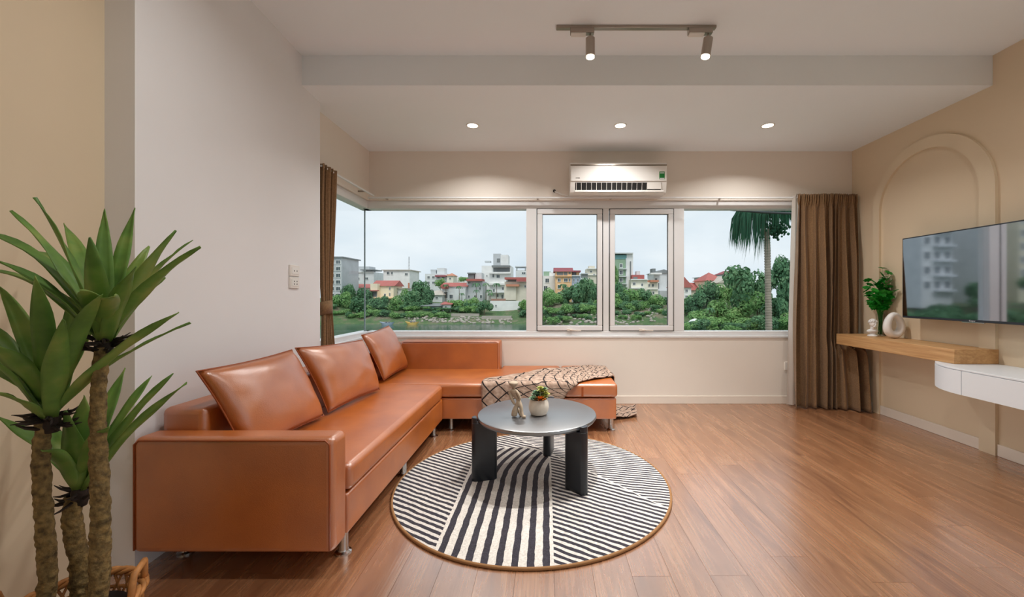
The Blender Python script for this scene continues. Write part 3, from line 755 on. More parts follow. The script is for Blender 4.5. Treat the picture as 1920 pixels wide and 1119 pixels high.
# bust
def lobj(b, name, mt, label, cat, org, **k): return tag(b.obj(name, mt, None, origin=org, **k), label, cat)
bc = Vector((3.195, 3.975, .791))
bust = thing('plaster_bust', 'small white plaster bust of a curly-haired head on the oak shelf', 'bust', bc)
MB().lathe([(.040,0),(.042,.006),(.036,.014),(.022,.022),(.020,.03),(.024,.036)], bc, n=24).obj('socle', M['plaster'], bust, smooth=True, auto=50)
b = MB()
b.ball(bc+Vector((0,0,.05)), .056, .03, .022, 16, 8)                     # shoulders
b.tube([bc+Vector((0,0,.05)), bc+Vector((0,-.002,.085)), bc+Vector((0,-.005,.105))], [.024,.018,.02], 12)
b.ball(bc+Vector((0,-.008,.122)), .027, .031, .036, 16, 10)              # head
b.ball(bc+Vector((0,-.038,.116)), .005, .008, .009, 8, 6)                # nose
b.ball(bc+Vector((0,-.030,.097)), .014, .012, .010, 8, 6)                # chin
for s in (-1,1): b.ball(bc+Vector((s*.011,-.035,.124)), .006, .004, .003, 8, 6); b.ball(bc+Vector((s*.028,-.006,.117)), .004, .007, .010, 8, 6)
b.ball(bc+Vector((0,-.038,.104)), .008, .005, .003, 8, 6)
b.obj('head', M['plaster'], bust, smooth=True)
random.seed(2); b = MB()
for k in range(60):
    q = random.uniform(0,2*PI); e = random.uniform(.05,1.5)
    d = Vector((math.cos(q)*math.cos(e), math.sin(q)*math.cos(e), math.sin(e)))
    if d.y < -.5 and d.z < .45: continue
    b.ball(bc+Vector((0,-.004,.130))+Vector((d.x*.031,d.y*.033,d.z*.034)), random.uniform(.007,.010), nu=7, nv=5)
b.obj('hair', M['plaster'], bust, smooth=True)
# ring vase
rv = Vector((3.235, 3.775, .791)); n_, m_ = 40, 16; dirv = Vector((math.cos(R(-2)), math.sin(R(-2)), 0)); nv_ = Vector((0,0,1)).cross(dirv)
def ring(u, v):
    q = 2*PI*u; z = .128+.092*math.sin(q)*1.0; wdt = .062*(1-.18*math.sin(q)); c = dirv*(wdt*math.cos(q))+Vector((0,0,z))
    out = (dirv*math.cos(q)+Vector((0,0,math.sin(q)))).normalized(); rr_ = .030-.005*math.sin(q); k = 2*PI*v
    return rv+c+out*(rr_*math.cos(k))+nv_*(rr_*1.15*math.sin(k))
b = MB(); vs = [ring(i/n_, j/m_) for j in range(m_) for i in range(n_)]; fs = [(j*n_+i, j*n_+(i+1)%n_, ((j+1)%m_)*n_+(i+1)%n_, ((j+1)%m_)*n_+i) for j in range(m_) for i in range(n_)]
mz = min(v.z for v in vs); vs = [v+Vector((0,0,.791-mz)) for v in vs]
b.add(vs, fs); lobj(b, 'ring_vase', M['ceramic'], 'white ceramic ring-shaped vase on the oak shelf', 'vase', rv, smooth=True)
# glass vase with branches
gv = Vector((3.305, 4.015, .791))
vz = MB().lathe([(.034,0),(.036,.004),(.036,.22),(.034,.22),(.034,.008),(.001,.008)], gv, n=28).obj('glass_vase', M['vase_glass'], None, smooth=True, origin=gv, auto=40)
tag(vz, 'clear cylindrical glass vase behind the plaster bust', 'vase')
br_ = thing('leafy_branches', 'bright green leafy branches standing in the glass vase', 'plant', gv+Vector((0,0,.012)))
random.seed(21)
b = MB()
for k in range(7):
    q = 2*PI*k/7; b.add([], [])
    for s in (0,):
        d = Vector((math.cos(q), math.sin(q), .12)); leaf_blade(b, Vector((0,0,0)), d.normalized()*.040, .0135, Vector((0,0,1)))
spray = b.mesh('leaf_spray', M['bright_leaf'], True)
stems = [(1663,503,4.0),(1678,512,3.93),(1661,526,4.0),(1672,530,3.92),(1688,546,3.86),(1637,528,4.0),(1627,526,4.02),(1640,545,3.95),(1625,540,4.08),(1655,548,3.9),(1668,552,4.02),(1633,560,3.94),(1645,567,3.9),(1676,556,3.9),(1658,562,4.05),(1650,535,4.0),(1680,520,3.98),(1641,578,3.97),(1655,578,3.92),(1630,550,4.05),(1648,556,4.08),(1665,540,3.94),(1635,572,4.05),(1662,572,3.9)]
for k,(px,py,Y) in enumerate(stems):
    tp = P(px,py,Y); tp.x = min(tp.x, XR-.045)
    b0 = gv+Vector((random.uniform(-.018,.018), random.uniform(-.018,.018), .015))
    mid = gv+Vector(((tp.x-gv.x)*.22, (tp.y-gv.y)*.22, .235))
    MB().tube([b0, mid, mid.lerp(tp,.6)+Vector((0,0,.015)), tp], [.0022,.002,.0016,.001], 5).obj('stem', M['bright_leaf'], br_, smooth=True)
    inst('leaf_spray', spray, br_, tp, (1,1,1), (random.uniform(-.7,.7), random.uniform(-.7,.7), random.uniform(0,6)))
    for fr in (.45,.62,.8):
        p2 = mid.lerp(tp, fr)+Vector((random.uniform(-.03,.03), random.uniform(-.03,.03), .02)); p2.x = min(p2.x, XR-.045)
        inst('leaf_spray', spray, br_, p2, (.95,.95,.95), (random.uniform(-.8,.8), random.uniform(-.8,.8), random.uniform(0,6)))

# ------------------------------------------------------------------ curtains and rail
rail = MB().box(-1.93, 3.33, 4.375, 4.397, 2.240, 2.254).obj('curtain_rail', M['upvc'], None, origin=(.7,4.385,2.258))
tag(rail, 'thin white curtain rail running along the wall above the wide window', 'curtain rail')
for x in (-1.75, -.1, .7, 1.9, 3.1):
    MB().box(x-.008, x+.008, 4.397, YB+.0, 2.243, 2.257).obj('bracket', M['nickel'], rail)
rail2 = MB().box(-1.875, -1.857, 3.35, 4.37, 2.258, 2.272).obj('curtain_rail', M['upvc'], None, origin=(-1.866,3.8,2.258))
tag(rail2, 'short white curtain rail above the corner window pane', 'curtain rail')
for y in (3.5, 4.2): MB().box(XL, -1.875, y-.008, y+.008, 2.262, 2.276).obj('bracket', M['nickel'], rail2)
def sstep(a, b_, x): t = max(0,min(1,(x-a)/(b_-a))); return t*t*(3-2*t)
cur = thing('window_curtain', 'long brown linen curtain gathered at the right end of the window', 'curtain', (3.0, 4.3, 0))
NF = 9.0
def cpt(u, v, back=0):
    z = .012+(2.275-.012)*v
    s = 1-v                                             # 0 at the top, 1 at the floor
    xl = 2.690-.095*s**1.0; xr = 3.325+.0*s
    uu = u+.045*math.sin(2*PI*u*1.3+1.0+.9*s)+.016*math.sin(2*PI*u*3.1+2.4*s)
    x = xl+(xr-xl)*u+.012*math.sin(NF*2*PI*uu+1.2)*(1-sstep(.93,1,v)*.6)
    amp = .032+.036*sstep(0,.5,s)
    low = math.cos(NF*2*PI*uu+.5*math.sin(3*s))
    low = math.copysign(abs(low)**.7, low)*(.72+.38*math.sin(2*PI*u*2.3+1.1*s+.6))
    pl_ = math.sin(26*2*PI*u)*.014*sstep(.935,.965,v)
    y = 4.335+amp*low*(1-.65*sstep(.93,.97,v))+pl_+.012*math.sin(9*u+4*s)
    y -= .10*sstep(.25,1,s)*u**2*sstep(.66,.75,s)*1.6+.05*s*sstep(0,.25,s)
    if z > .62: y = max(y, 4.262) if x > 3.0 else y
    y = min(y, 4.43)
    return Vector((x, y, z))
MB().grid(230, 60, cpt).obj('drape', M['curtain'], cur, smooth=True, solid=.003)
MB().grid(16, 30, lambda u,v: Vector((2.60+.055*(v)-.03*(1-v)*(1-u)+(.075)*u, 4.375+.012*math.sin(u*8+v*2)-.03*(1-v), .02+2.245*v))).obj('lining', M['lining'], cur, smooth=True)
for k in range(9):
    x = 2.70+.62*k/8; MB().tube([(x,4.386,2.25),(x,4.372,2.285),(x,4.355,2.27)], .004, 5).obj('hook', M['nickel'], cur, smooth=True)
cu2 = thing('window_curtain', 'narrow brown curtain tied back beside the corner window pane', 'curtain', (-1.87, 3.48, 0))
ZT = 1.085
def cpt2(u, v):
    z = .015+(2.285-.015)*v; w = .055+.045*min(1,abs(z-ZT)/.9)
    yc = 3.452-.022*sstep(0,1,(2.28-z)/1.2)+.02*sstep(.3,1,(ZT-z)/.8)
    y = yc+w*1.05*(u*2-1)+.006*math.sin(u*40); amp = .018+.012*min(1,abs(z-ZT)/.6)
    x = -1.868+amp*math.sin(u*2*PI*4.2+.8*v)+.01*math.sin(v*6)
    return Vector((max(x,-1.945), max(y,3.338), z))
MB().grid(110, 60, cpt2).obj('drape', M['curtain'], cu2, smooth=True, solid=.003)
tb = [(-1.868+.042*math.cos(2*PI*i/28), 3.43+.066*math.sin(2*PI*i/28)) for i in range(28)]
b = MB(); n = 28; vs = [(x,y,ZT-.055+.01*math.cos(i*.22)) for i,(x,y) in enumerate(tb)]+[(x,y,ZT+.055+.01*math.cos(i*.22)) for i,(x,y) in enumerate(tb)]
b.add(vs, [(i,(i+1)%n,n+(i+1)%n,n+i) for i in range(n)]); b.obj('tieback', M['curtain'], cu2, smooth=True, solid=.006)

# ------------------------------------------------------------------ air conditioner
ac = thing('air_conditioner', 'white split air conditioner mounted on the wall above the window', 'air conditioner', (.75, YB, 2.26))
AX0, AX1, AY0 = .245, 1.262, 4.245
prof = [(YB-.001,2.27),(YB-.001,2.590),(AY0+.06,2.592),(AY0+.012,2.583),(AY0,2.56),(AY0-.004,2.40),(AY0+.004,2.372),(AY0+.03,2.275),(AY0+.05,2.262)]
def side_prism(prof, x0, x1):
    n = len(prof); b = MB(); b.add([(x0,y,z) for y,z in prof]+[(x1,y,z) for y,z in prof], [tuple(range(n)), tuple(range(2*n-1,n-1,-1))]+[(i,n+i,n+(i+1)%n,(i+1)%n) for i in range(n)]); return b
side_prism(prof, AX0, AX1).obj('body', M['white_gloss'], ac, bevel=.006)
MB().box(AX0+.006, AX1-.006, AY0-.009, AY0-.001, 2.385, 2.545).obj('front_panel', M['white_gloss'], ac, bevel=.004)
MB().box(AX0+.004, AX1-.004, AY0-.0065, AY0+.006, 2.548, 2.565).obj('top_strip', M['nickel'], ac, bevel=.002)
vx0, vx1 = AX0+.055, AX1-.06
MB().add([(vx0,AY0+.002,2.373),(vx1,AY0+.002,2.373),(vx1,AY0+.024,2.295),(vx0,AY0+.024,2.295)],[(0,1,2,3)]).obj('outlet', M['dark'], ac)
for k in range(15):
    x = vx0+.008+(vx1-.16-vx0)*k/14
    MB().add([(x,AY0-.004,2.372),(x+.004,AY0-.004,2.372),(x+.006,AY0+.02,2.297),(x+.002,AY0+.02,2.297)],[(0,1,2,3)]).obj('vane', M['white_plastic'], ac)
MB().add([(vx0,AY0-.001,2.318),(vx1-.15,AY0-.001,2.318),(vx1-.15,AY0+.001,2.313),(vx0,AY0+.001,2.313)],[(0,1,2,3)]).obj('vane', M['white_plastic'], ac)
MB().box(vx1-.15, vx1-.004, AY0-.002, AY0+.012, 2.306, 2.372).obj('side_flap', M['white_plastic'], ac)
MB().box(vx0-.01, vx1+.02, AY0-.016, AY0+.025, 2.268, 2.290).obj('louver', M['white_gloss'], ac, bevel=.004)
lb = MB().box(AX1-.085, AX1-.028, AY0-.0105, AY0-.0095, 2.405, 2.485).obj('energy_label', M['green_label'], ac)
MB().box(AX1-.078, AX1-.035, AY0-.0112, AY0-.0104, 2.466, 2.474).obj('label_strip', M['white_ink'], lb)
MB().box(AX1-.08, AX1-.033, AY0-.0112, AY0-.0104, 2.407, 2.418).obj('label_strip', M['white_ink'], lb)
MB().lathe([(.006,0),(.006,.001)], (0,0,0), n=16).obj('logo_dot', M['blackink'], ac)
d_ = ac.children[-1]; d_.location = Vector((AX0+.045,AY0-.0092,2.418))-wloc(ac); d_.data.transform(Matrix.Translation(wloc(ac))); d_.rotation_euler = (R(90),0,0)
text('GREE', (AX0+.08, AY0-.0098, 2.417), (R(90),0,0), .019, M['blackink'], ac)
hp = thing('drain_pipe', 'thin white drain pipe beside the air conditioner', 'pipe', (.2, YB-.02, 2.26))
MB().tube([(AX0-.004,4.42,2.275),(.19,4.43,2.285),(.12,4.44,2.315),(.085,4.456,2.335)], .009, 7).obj('hose', M['white_plastic'], hp, smooth=True)
MB().lathe([(.016,0),(.016,.012)], (0,0,0), n=12).obj('wall_plug', M['blackink'], hp)
d_ = hp.children[-1]; d_.data.transform(Matrix.Translation(wloc(hp))); d_.location = Vector((.085,YB-.001,2.337))-wloc(hp); d_.rotation_euler = (R(90),0,0)

# ------------------------------------------------------------------ lamps
def lamp(name, loc, power, size=.08, rot=(0,0,0), spread=150, parent=None):
    ld = bpy.data.lights.new(name, 'AREA'); ld.shape = 'DISK'; ld.size = size; ld.energy = power; ld.color = LAMP_COL; ld.spread = R(spread)
    o = bpy.data.objects.new(name, ld); COL.objects.link(o); o.location = Vector(loc)-(wloc(parent) if parent else Vector((0,0,0))); o.rotation_euler = rot
    if parent: o.parent = parent
    return o
def downlight(x, y, z, label, power=LAMP_W, spread=140):
    t = thing('ceiling_downlight', label, 'downlight', (x,y,z), 'recessed ceiling downlights')
    MB().lathe([(.048,-.004),(.056,-.006),(.060,-.003),(.060,0)], (x,y,z), n=32, cap=False).obj('trim_ring', M['white_plastic'], t, smooth=True)
    MB().lathe([(.048,-.0035),(.044,-.0015)], (x,y,z), n=32).obj('lens', M['lamp_lens'], t)
    lamp('bulb', (x,y,z-.008), power, spread=spread, parent=t)
downlight(-.69, 3.776, ZL, 'lit recessed downlight over the sofa corner')
downlight(.686, 3.776, ZL, 'lit recessed downlight in front of the air conditioner')
downlight(2.06, 3.776, ZL, 'lit recessed downlight towards the brown curtain')
for x,y in ((-.7,1.5),(.9,1.5),(2.5,1.5)):  # unseen lamps added above the foreground to brighten the room
    downlight(x, y, ZC, 'added unseen fill downlight between the track light and the camera', 8.5, 160)
for x,y in ((-.3,-1.8),(1.8,-1.8)):  # extra off-camera lamps, added only for overall brightness
    downlight(x, y, ZC, 'added unseen fill downlight in the ceiling behind the camera', 6, 150)
track = thing('track_light', 'nickel ceiling track light with two cylinder spots', 'lamp', (.6, 2.72, ZC))
MB().box(.065, 1.135, 2.705, 2.74, ZC-.018, ZC).obj('rail', M['nickel'], track, bevel=.003)
def spot(x, tilt):
    ad = MB().box(x-.135, x+.025, 2.703, 2.742, ZC-.052, ZC-.018).obj('adapter', M['nickel'], track, bevel=.003)
    MB().box(x-.13, x-.03, 2.704, 2.741, ZC-.060, ZC-.052).obj('cover', M['white_plastic'], ad)
    a = Vector((x,2.722,ZC-.052)); d = Vector((-math.sin(tilt), 0, -math.cos(tilt)))
    MB().tube([a, a+Vector((0,0,-.035))], .005, 8).obj('stem', M['nickel'], track, smooth=True, auto=40)
    h0 = a+Vector((0,0,-.03)); h1 = h0+d*.128
    MB().tube([h0, h0+d*.12], .031, 28).obj('housing', M['nickel'], track, smooth=True, auto=40)
    MB().tube([h0+d*.12, h1], .0275, 28).obj('lens', M['lamp_lens'], track, smooth=True, auto=40)
    lamp('bulb', h1+d*.004, 10, .05, (0, tilt, 0), 90, track)
spot(.293, 0); spot(1.085, R(9))

# ------------------------------------------------------------------ sockets
pd = (Vector((PF[0],PF[1],0))-Vector((PN[0],PN[1],0))).normalized(); pnr = Vector((pd.y,-pd.x,0))
def on_pier(px):
    # where the ray through photo column px meets the pier face
    k = (px-CX)/F; t = (PN[0]-k*PN[1])/(k*pd.y-pd.x); return Vector((PN[0]+pd.x*t, PN[1]+pd.y*t, 0))
def socket(c, w, h, holes, label):
    t = thing('wall_socket', label, 'socket', c)
    def ob(u0,u1,z0,z1,d0,d1,name,mt,bv=0):
        b = MB(); vs = []
        for z in (z0,z1):
            for u,d in ((u0,d0),(u1,d0),(u1,d1),(u0,d1)): q = c+pd*u+pnr*d; vs.append((q.x,q.y,c.z+z))
        b.add(vs, [(0,3,2,1),(4,5,6,7),(0,1,5,4),(1,2,6,5),(2,3,7,6),(3,0,4,7)]); return b.obj(name, mt, t, bevel=bv)
    ob(-w/2,w/2,-h/2,h/2,-.002,.012,'plate',M['white_plastic'],.003)
    ob(-w*.36,w*.36,-h*.3,h*.3,.012,.0145,'insert',M['white_gloss'],.001)
    for u,z in holes: ob(u*w-.0045,u*w+.0045,z*h-.0045,z*h+.0045,.0140,.0150,'hole',M['blackink'])
s0 = on_pier(550)
Ys = s0.y
zt = CAMZ+(CY-507.5)*Ys/F; zb = CAMZ+(CY-530)*Ys/F
socket(Vector((s0.x,s0.y,zt)), .118, .080, [(-.12,-.02),(.18,-.02)], 'upper white wall socket with two round holes on the pier')
socket(Vector((s0.x,s0.y,zb)), .118, .080, [(-.12,.12),(-.12,-.12),(.18,.12),(.18,-.12)], 'lower white wall socket with four holes on the pier')
t = thing('wall_socket', 'small white wall socket on the back wall beside the curtain', 'socket', ((1476-CX)*YB/F, YB, .42))
xs = (1474-CX)*YB/F
MB().box(xs-.02, xs+.03, YB-.012, YB+.001, .37, .46).obj('plate', M['white_plastic'], t, bevel=.003)
# ------------------------------------------------------------------ outside: river, bank, houses, trees
SHORE = [(-400,30),(-120,40),(-78,52),(-62,80),(-52,97),(-10,99),(-2,96),(1,87),(20,84),(30,76),(60,60),(120,45),(400,30)]
def shore(x):
    for (a,ya),(c,yc) in zip(SHORE, SHORE[1:]):
        if a <= x <= c: return ya+(yc-ya)*(x-a)/(c-a)
    return 30
def gz(x, y):
    d = y-shore(x)
    if d < 0: z = -6.2+max(d,-4)*.15
    elif d < 3: z = -6.2+d*.35
    elif d < 15: z = -5.15+(d-3)*.33
    elif d < 40: z = -1.19+(d-15)*.03
    else: z = -.44
    return z+.35*noise.noise(Vector((x*.16,y*.16,0)))+.12*noise.noise(Vector((x*.7,y*.7,4)))
b = MB(); b.grid(150, 60, lambda u,v: (lambda x,y: Vector((x,y,gz(x,y))))(-300+560*u, 42+150*v**1.2))
struct(b.obj('ground', M['ground'], None, smooth=True), 'overgrown far riverbank')
struct(MB().add([(-600,8,-6),(600,8,-6),(600,130,-6),(-600,130,-6)],[(0,1,2,3)]).obj('river', M['water']), 'green river below the window')
struct(MB().box(-300,300,-60,16,-8,-5.6).obj('near_bank', M['ground']), 'near riverbank below the window')
def unit_window():
    b = MB(); b.m = 0
    b.box(-.5,-.4,-.12,.02,-.5,.5).box(.4,.5,-.12,.02,-.5,.5).box(-.4,.4,-.12,.02,.4,.5).box(-.4,.4,-.12,.02,-.5,-.4).box(-.03,.03,-.1,.0,-.4,.4)
    b.m = 1; b.box(-.4,.4,-.03,.01,-.4,.4); return b.mesh('far_window', [M['e_white'], M['e_glass']])
WIN = unit_window()
HOUSES = []
def building(name, label, px0, px1, ytop, ybase, Y, dep, m, wins=(), grid=None, roof=None, rm='e_redroof', parts=(), cat='house', group=None):
    x0, x1 = (px0-CX)*Y/F, (px1-CX)*Y/F; zt = CAMZ+(CY-ytop)*Y/F; zb = CAMZ+(CY-ybase)*Y/F
    g = min(gz((x0+x1)/2, Y), gz(x0,Y), gz(x1,Y))-.6; zb0 = min(zb, g)
    HOUSES.append(((px0+px1)/2, name.replace('_',' ')))
    t = thing(name, label, cat, ((x0+x1)/2, Y, zb0), group)
    MB().box(x0,x1,Y,Y+dep,zb0,zt).obj('wall', M[m], t)
    if roof:
        e = .5; rh = roof[1]*Y/F; k = roof[0]; X0,X1,Y0,Y1 = x0-e,x1+e,Y-e,Y+dep+e; xm, ym = (x0+x1)/2, Y+dep/2
        b = MB()
        if k == 'hip':
            q = min((X1-X0)*.32, dep/2); b.add([(X0,Y0,zt),(X1,Y0,zt),(X1,Y1,zt),(X0,Y1,zt),(X0+q,ym,zt+rh),(X1-q,ym,zt+rh)],[(0,1,5,4),(1,2,5),(2,3,4,5),(3,0,4),(3,2,1,0)])
        elif k == 'pyr': b.add([(X0,Y0,zt),(X1,Y0,zt),(X1,Y1,zt),(X0,Y1,zt),(xm,ym,zt+rh)],[(0,1,4),(1,2,4),(2,3,4),(3,0,4),(3,2,1,0)])
        elif k == 'gable': b.add([(X0,Y0,zt),(X1,Y0,zt),(X1,Y1,zt),(X0,Y1,zt),(X0,ym,zt+rh),(X1,ym,zt+rh)],[(0,1,5,4),(1,2,5),(2,3,4,5),(3,0,4),(3,2,1,0)])
        elif k == 'front': b.add([(X0,Y0,zt),(X1,Y0,zt),(X1,Y1,zt),(X0,Y1,zt),(xm,Y0,zt+rh),(xm,Y1,zt+rh)],[(0,1,4),(1,2,5,4),(2,3,5),(3,0,4,5),(3,2,1,0)])
        elif k == 'slab': b.box(X0,X1,Y0,Y1,zt,zt+rh)
        elif k == 'lean': b.add([(X0,Y0,zt),(X1,Y0,zt),(X1,Y1,zt+rh),(X0,Y1,zt+rh),(X0,Y0,zt+.15),(X1,Y0,zt+.15),(X1,Y1,zt+rh+.15),(X0,Y1,zt+rh+.15)],[(0,3,2,1),(4,5,6,7),(0,1,5,4),(1,2,6,5),(2,3,7,6),(3,0,4,7)])
        b.obj('roof', M[rm], t)
    W = list(wins)
    if grid:
        nc, nr, gx0, gx1, gy0, gy1, ww, wh = grid
        W += [(gx0+(gx1-gx0)*(i+.5)/nc, gy0+(gy1-gy0)*(j+.5)/nr, ww, wh) for i in range(nc) for j in range(nr)]
    for px,py,w,h in W:
        p = P(px,py,Y); inst('window', WIN, t, (p.x, Y-.02, p.z), (w*Y/F, 1, h*Y/F))
    for nm,a0,a1,b0,b1,d0,d1,mm in parts:               # extra blocks in photo pixels on this building's front, d = depth in metres
        MB().box((a0-CX)*Y/F, (a1-CX)*Y/F, Y+d0, Y+d1, CAMZ+(CY-b1)*Y/F, CAMZ+(CY-b0)*Y/F).obj(nm, M[mm], t)
    return t
bd = building
bd('glass_tower','tall grey tower with stacked windows seen beside the tied curtain',606,641,483,570,112,10,'e_grey',grid=(2,6,617,640,485,560,9,8),roof=('slab',2),rm='e_greyroof',cat='building')
bd('apartment_house','grey block with a rooftop shelter behind the red low roofs',662,701,510,570,138,10,'e_pale',wins=[(672,522,5,5),(688,522,6,5)],parts=[('rooftop_room',664,690,499,510,1,6,'e_grey'),('awning',678,703,505,507,-1,6,'e_greyroof'),('parapet',661,702,509,511,-.3,.1,'e_white')],cat='building')
bd('low_house','long low house under a red sheet roof among trees',650,694,540,572,124,8,'e_cream',wins=[(688,546,4,5)],roof=('lean',8))
bd('yellow_villa','cream yellow villa with several red gable roofs and green shutters',699,738,536,572,116,7,'e_yellow',wins=[(722,553,4,6),(731,541,3,6),(731,552,3,7),(704,538,5,5)],roof=('gable',11),parts=[('bay',700,713,532,565,-2,0,'e_yellow'),('veranda_roof',700,716,544,546,-3,-1.9,'e_redroof'),('cornice',699,739,558,559.5,-2.3,0,'e_orange'),('veranda_opening',702,712,547,556,-2.06,-1.9,'e_dark'),('garage_opening',700,711,560,566,-2.06,-1.9,'e_dark')])
bd('white_block','plain white block with two dark windows under its roof edge',719,768,507,570,132,10,'e_white',wins=[(728,512,6,6),(735,512,4,6),(762,514,6,5)],roof=('slab',1.5),rm='e_beigeroof',parts=[('brick_panel',765,768,530,542,-.06,.02,'e_orangeroof')],cat='building')
bd('small_house','small white house with a dark opening beside the yellow villa',741,757,541,572,119,6,'e_white',wins=[(744,548,5,4)],roof=('slab',1.2),rm='e_beigeroof')
bd('roof_terrace_house','pale stacked house with balconies and a rooftop shelter',797,838,513,570,152,9,'e_pale',grid=(4,2,799,836,515,535,5,5),parts=[('rooftop_room',806,816,505,513,1,5,'e_grey'),('rooftop_room',818,832,502,513,1,5,'e_pale'),('red_awning',817,838,516,519,-1.2,0,'e_maroon')])
bd('turret_house','cream house with a small orange turret roof',838,850,517,570,150,6,'e_cream',wins=[(844,522,4,4)],roof=('pyr',6),rm='e_orangeroof')
bd('far_house','low white house far behind the long red roof',849,876,519,570,158,8,'e_white',grid=(3,1,851,875,520,528,4,4))
bd('pale_house','pale house under a beige hipped roof',806,829,553,575,118,7,'e_pale',wins=[(819,558,5,4)],roof=('hip',9),rm='e_beigeroof')
bd('red_roof_house','dark-fronted house under a long bright red roof',829,874,537,575,121,8,'e_pale',wins=[(836,553,8,14),(846,556,7,9),(866,553,5,6)],roof=('gable',8),parts=[('gable_front',829,841,533,541,-1,0,'e_red'),('wing',853,874,541,566,-1.2,0,'e_pale')])
bd('terrace_house','grey narrow house with a red terrace roof and a rooftop shed',875,905,527,575,122,9,'e_grey',wins=[(880,530,6,5),(879.5,556,4,6),(891,556,5,6),(900,541,5,6),(902,556,5,7)],parts=[('terrace_roof',876,905,523,527,-1.6,4,'e_redroof'),('rooftop_shed',877,888,513,523,.5,5,'e_dark'),('rooftop_shed',889,902,511,523,1,6,'e_pale'),('shed_roof',876,891,511,513,0,6,'e_greyroof')])
bd('white_tower_house','tall white house with balconies and a grey rooftop tower',903,958,498,575,130,10,'e_white',wins=[(934,518,7,7),(925,517,4,7),(943,541,4,6),(926,545,4,8),(933,554,4,7),(913,517,2,4),(942,556,4,9),(951,528,4,6)],parts=[('tower',924,938,475,498,1,6,'e_grey'),('tower',938,952,477,502,1,7,'e_white'),('tower_window',931,937,484,491,.9,1.05,'e_dark'),('shade_roof',923,957,498,501,-1.6,2,'e_greyroof'),('balcony_opening',925,956,502,510,-.05,.05,'e_dark'),('balcony',918,958,510,513,-1.3,0,'e_white'),('water_tank',907,918,488,491,2,4,'e_grey'),('balcony',918,950,531,534,-1.2,0,'e_white'),('balcony',918,950,547,549,-1.2,0,'e_pale')],cat='building')
bd('brown_house','grey house with a wide red roof and a lower orange awning',946,992,528,575,117,8,'e_beige',wins=[(953,554,5,6),(964,554,6,6),(962,541,6,5),(985,537,4,5)],parts=[('roof_slab',947,991,520,524,-1.4,6,'e_redroof'),('roof_drop',969,990,523,528,-1.5,-.8,'e_red'),('upper_opening',952,968,524,528,-.06,.04,'e_dark'),('awning',950,974,533,537,-1.8,0,'e_orangeroof'),('side_room',946,968,537,562,-.9,0,'e_beige')])
bd('rooftop_block','pale block with an open rooftop frame beside the window post',967,1006,506,560,142,8,'e_pale',wins=[(982,512,8,4)],parts=[('frame_roof',966,1004,499,501,-.5,5,'e_grey'),('post',968,970,499,507,0,.5,'e_grey'),('post',984,986,499,507,0,.5,'e_grey')],cat='building')
bd('boundary_wall','low white boundary wall above the bank',919,976,564,585,108,.5,'e_white',wins=[(930,573,3,4)],parts=[('hedge_cap',921,948,560,564,0,.5,'e_brick')],cat='wall')
bd('shed','small white shed with a red sheet roof on the bank',830,845,571,584,107,3,'e_white',wins=[(836,575,4,3)],roof=('lean',4))
bd('shed','long grey lean-to shed with an open dark front',793,830,574,584,107.5,3,'e_dark',roof=('lean',4),rm='e_greyroof',parts=[('sheet',795,814,576,582,-.1,0,'e_teal')])
bd('white_house','white house with a balcony opening beside the orange house',1016,1042,517,575,121,9,'e_white',wins=[(1026,526,8,9),(1023,541,8,12)],parts=[('rooftop_room',1030,1041,510,518,1,5,'e_white'),('hedge',1019,1033,508,517,2,5,'e_green')])
oh = bd('orange_house','orange four-storey house with a dark red roof',1041.5,1072,509,575,113,8,'e_orange',wins=[(1048.5,525,6,7),(1061,525,8,7),(1068,525,3,7),(1048.5,537.5,6,8),(1048.5,550,5,6),(1061,550,8,8),(1060,538,5,8)],roof=('gable',9),rm='e_maroon',parts=[('loggia',1044,1056,510,516,-.04,.03,'e_dark'),('loggia',1057,1064,510,516,-.04,.03,'e_dark'),('loggia',1066,1070,510,514,-.04,.03,'e_dark'),('ledge',1041,1072,517,518.5,-.6,0,'e_orange'),('canopy',1055,1064,557,560,-1,0,'e_red')])
bd('blue_house','pale blue house joined to the orange house',1072,1088,517,575,113.5,7,'e_blue',wins=[(1076,525,2.4,7),(1083.5,525,2.4,7),(1076,537,2.4,7),(1083.5,537,2.4,7)],parts=[('loggia',1073,1080,510,517,1,5,'e_dark'),('loggia',1081,1087,510,517,1,5,'e_orange'),('roof',1070,1089,507,510,0,6,'e_maroon'),('ledge',1072,1088,516,518,-.5,0,'e_pale')])
bd('beige_tower_house','beige narrow house with a stepped top behind the trees',1101,1124,503,560,142,8,'e_beige',wins=[(1108,509,5,4),(1114,515,4,4)],parts=[('cap',1105,1116,498,503,1,5,'e_beige'),('cornice',1100,1124,503,504.5,-.7,0,'e_white'),('cornice',1100,1124,515,516,-.5,0,'e_white')])
bd('grey_house','dark grey roofed house beside the beige narrow house',1090,1103,521,560,136,7,'e_pale',parts=[('roof_box',1091,1102,513,521,0,5,'e_greyroof'),('roof',1090,1103,512,514,-.4,5,'e_grey')])
bd('overgrown_tower','tall ivy-covered tower with a white side wall and broken balconies',1146,1175,479,575,114,6,'e_green',wins=[(1164.5,498,6,8),(1164.5,511,7,9),(1164.5,525,7,8),(1164.5,539,8,9)],parts=[('top_panel',1147,1175,478,486,-.08,.02,'e_teal'),('white_wall',1175,1187,476,575,-.1,6,'e_white'),('roof_slab',1146,1186,474,476,-1,6,'e_pale'),('ledge',1160,1175,503.5,505,-.7,0,'e_pale'),('ledge',1160,1175,517.5,519,-.7,0,'e_pale'),('ledge',1160,1175,531.5,533,-.7,0,'e_pale'),('ledge',1160,1175,545.5,547,-.7,0,'e_pale'),('ivy_strip',1181,1183,490,560,-.3,-.1,'e_dark'),('corner_pillar',1173,1175,484,560,-.3,0,'e_pale')],cat='building')
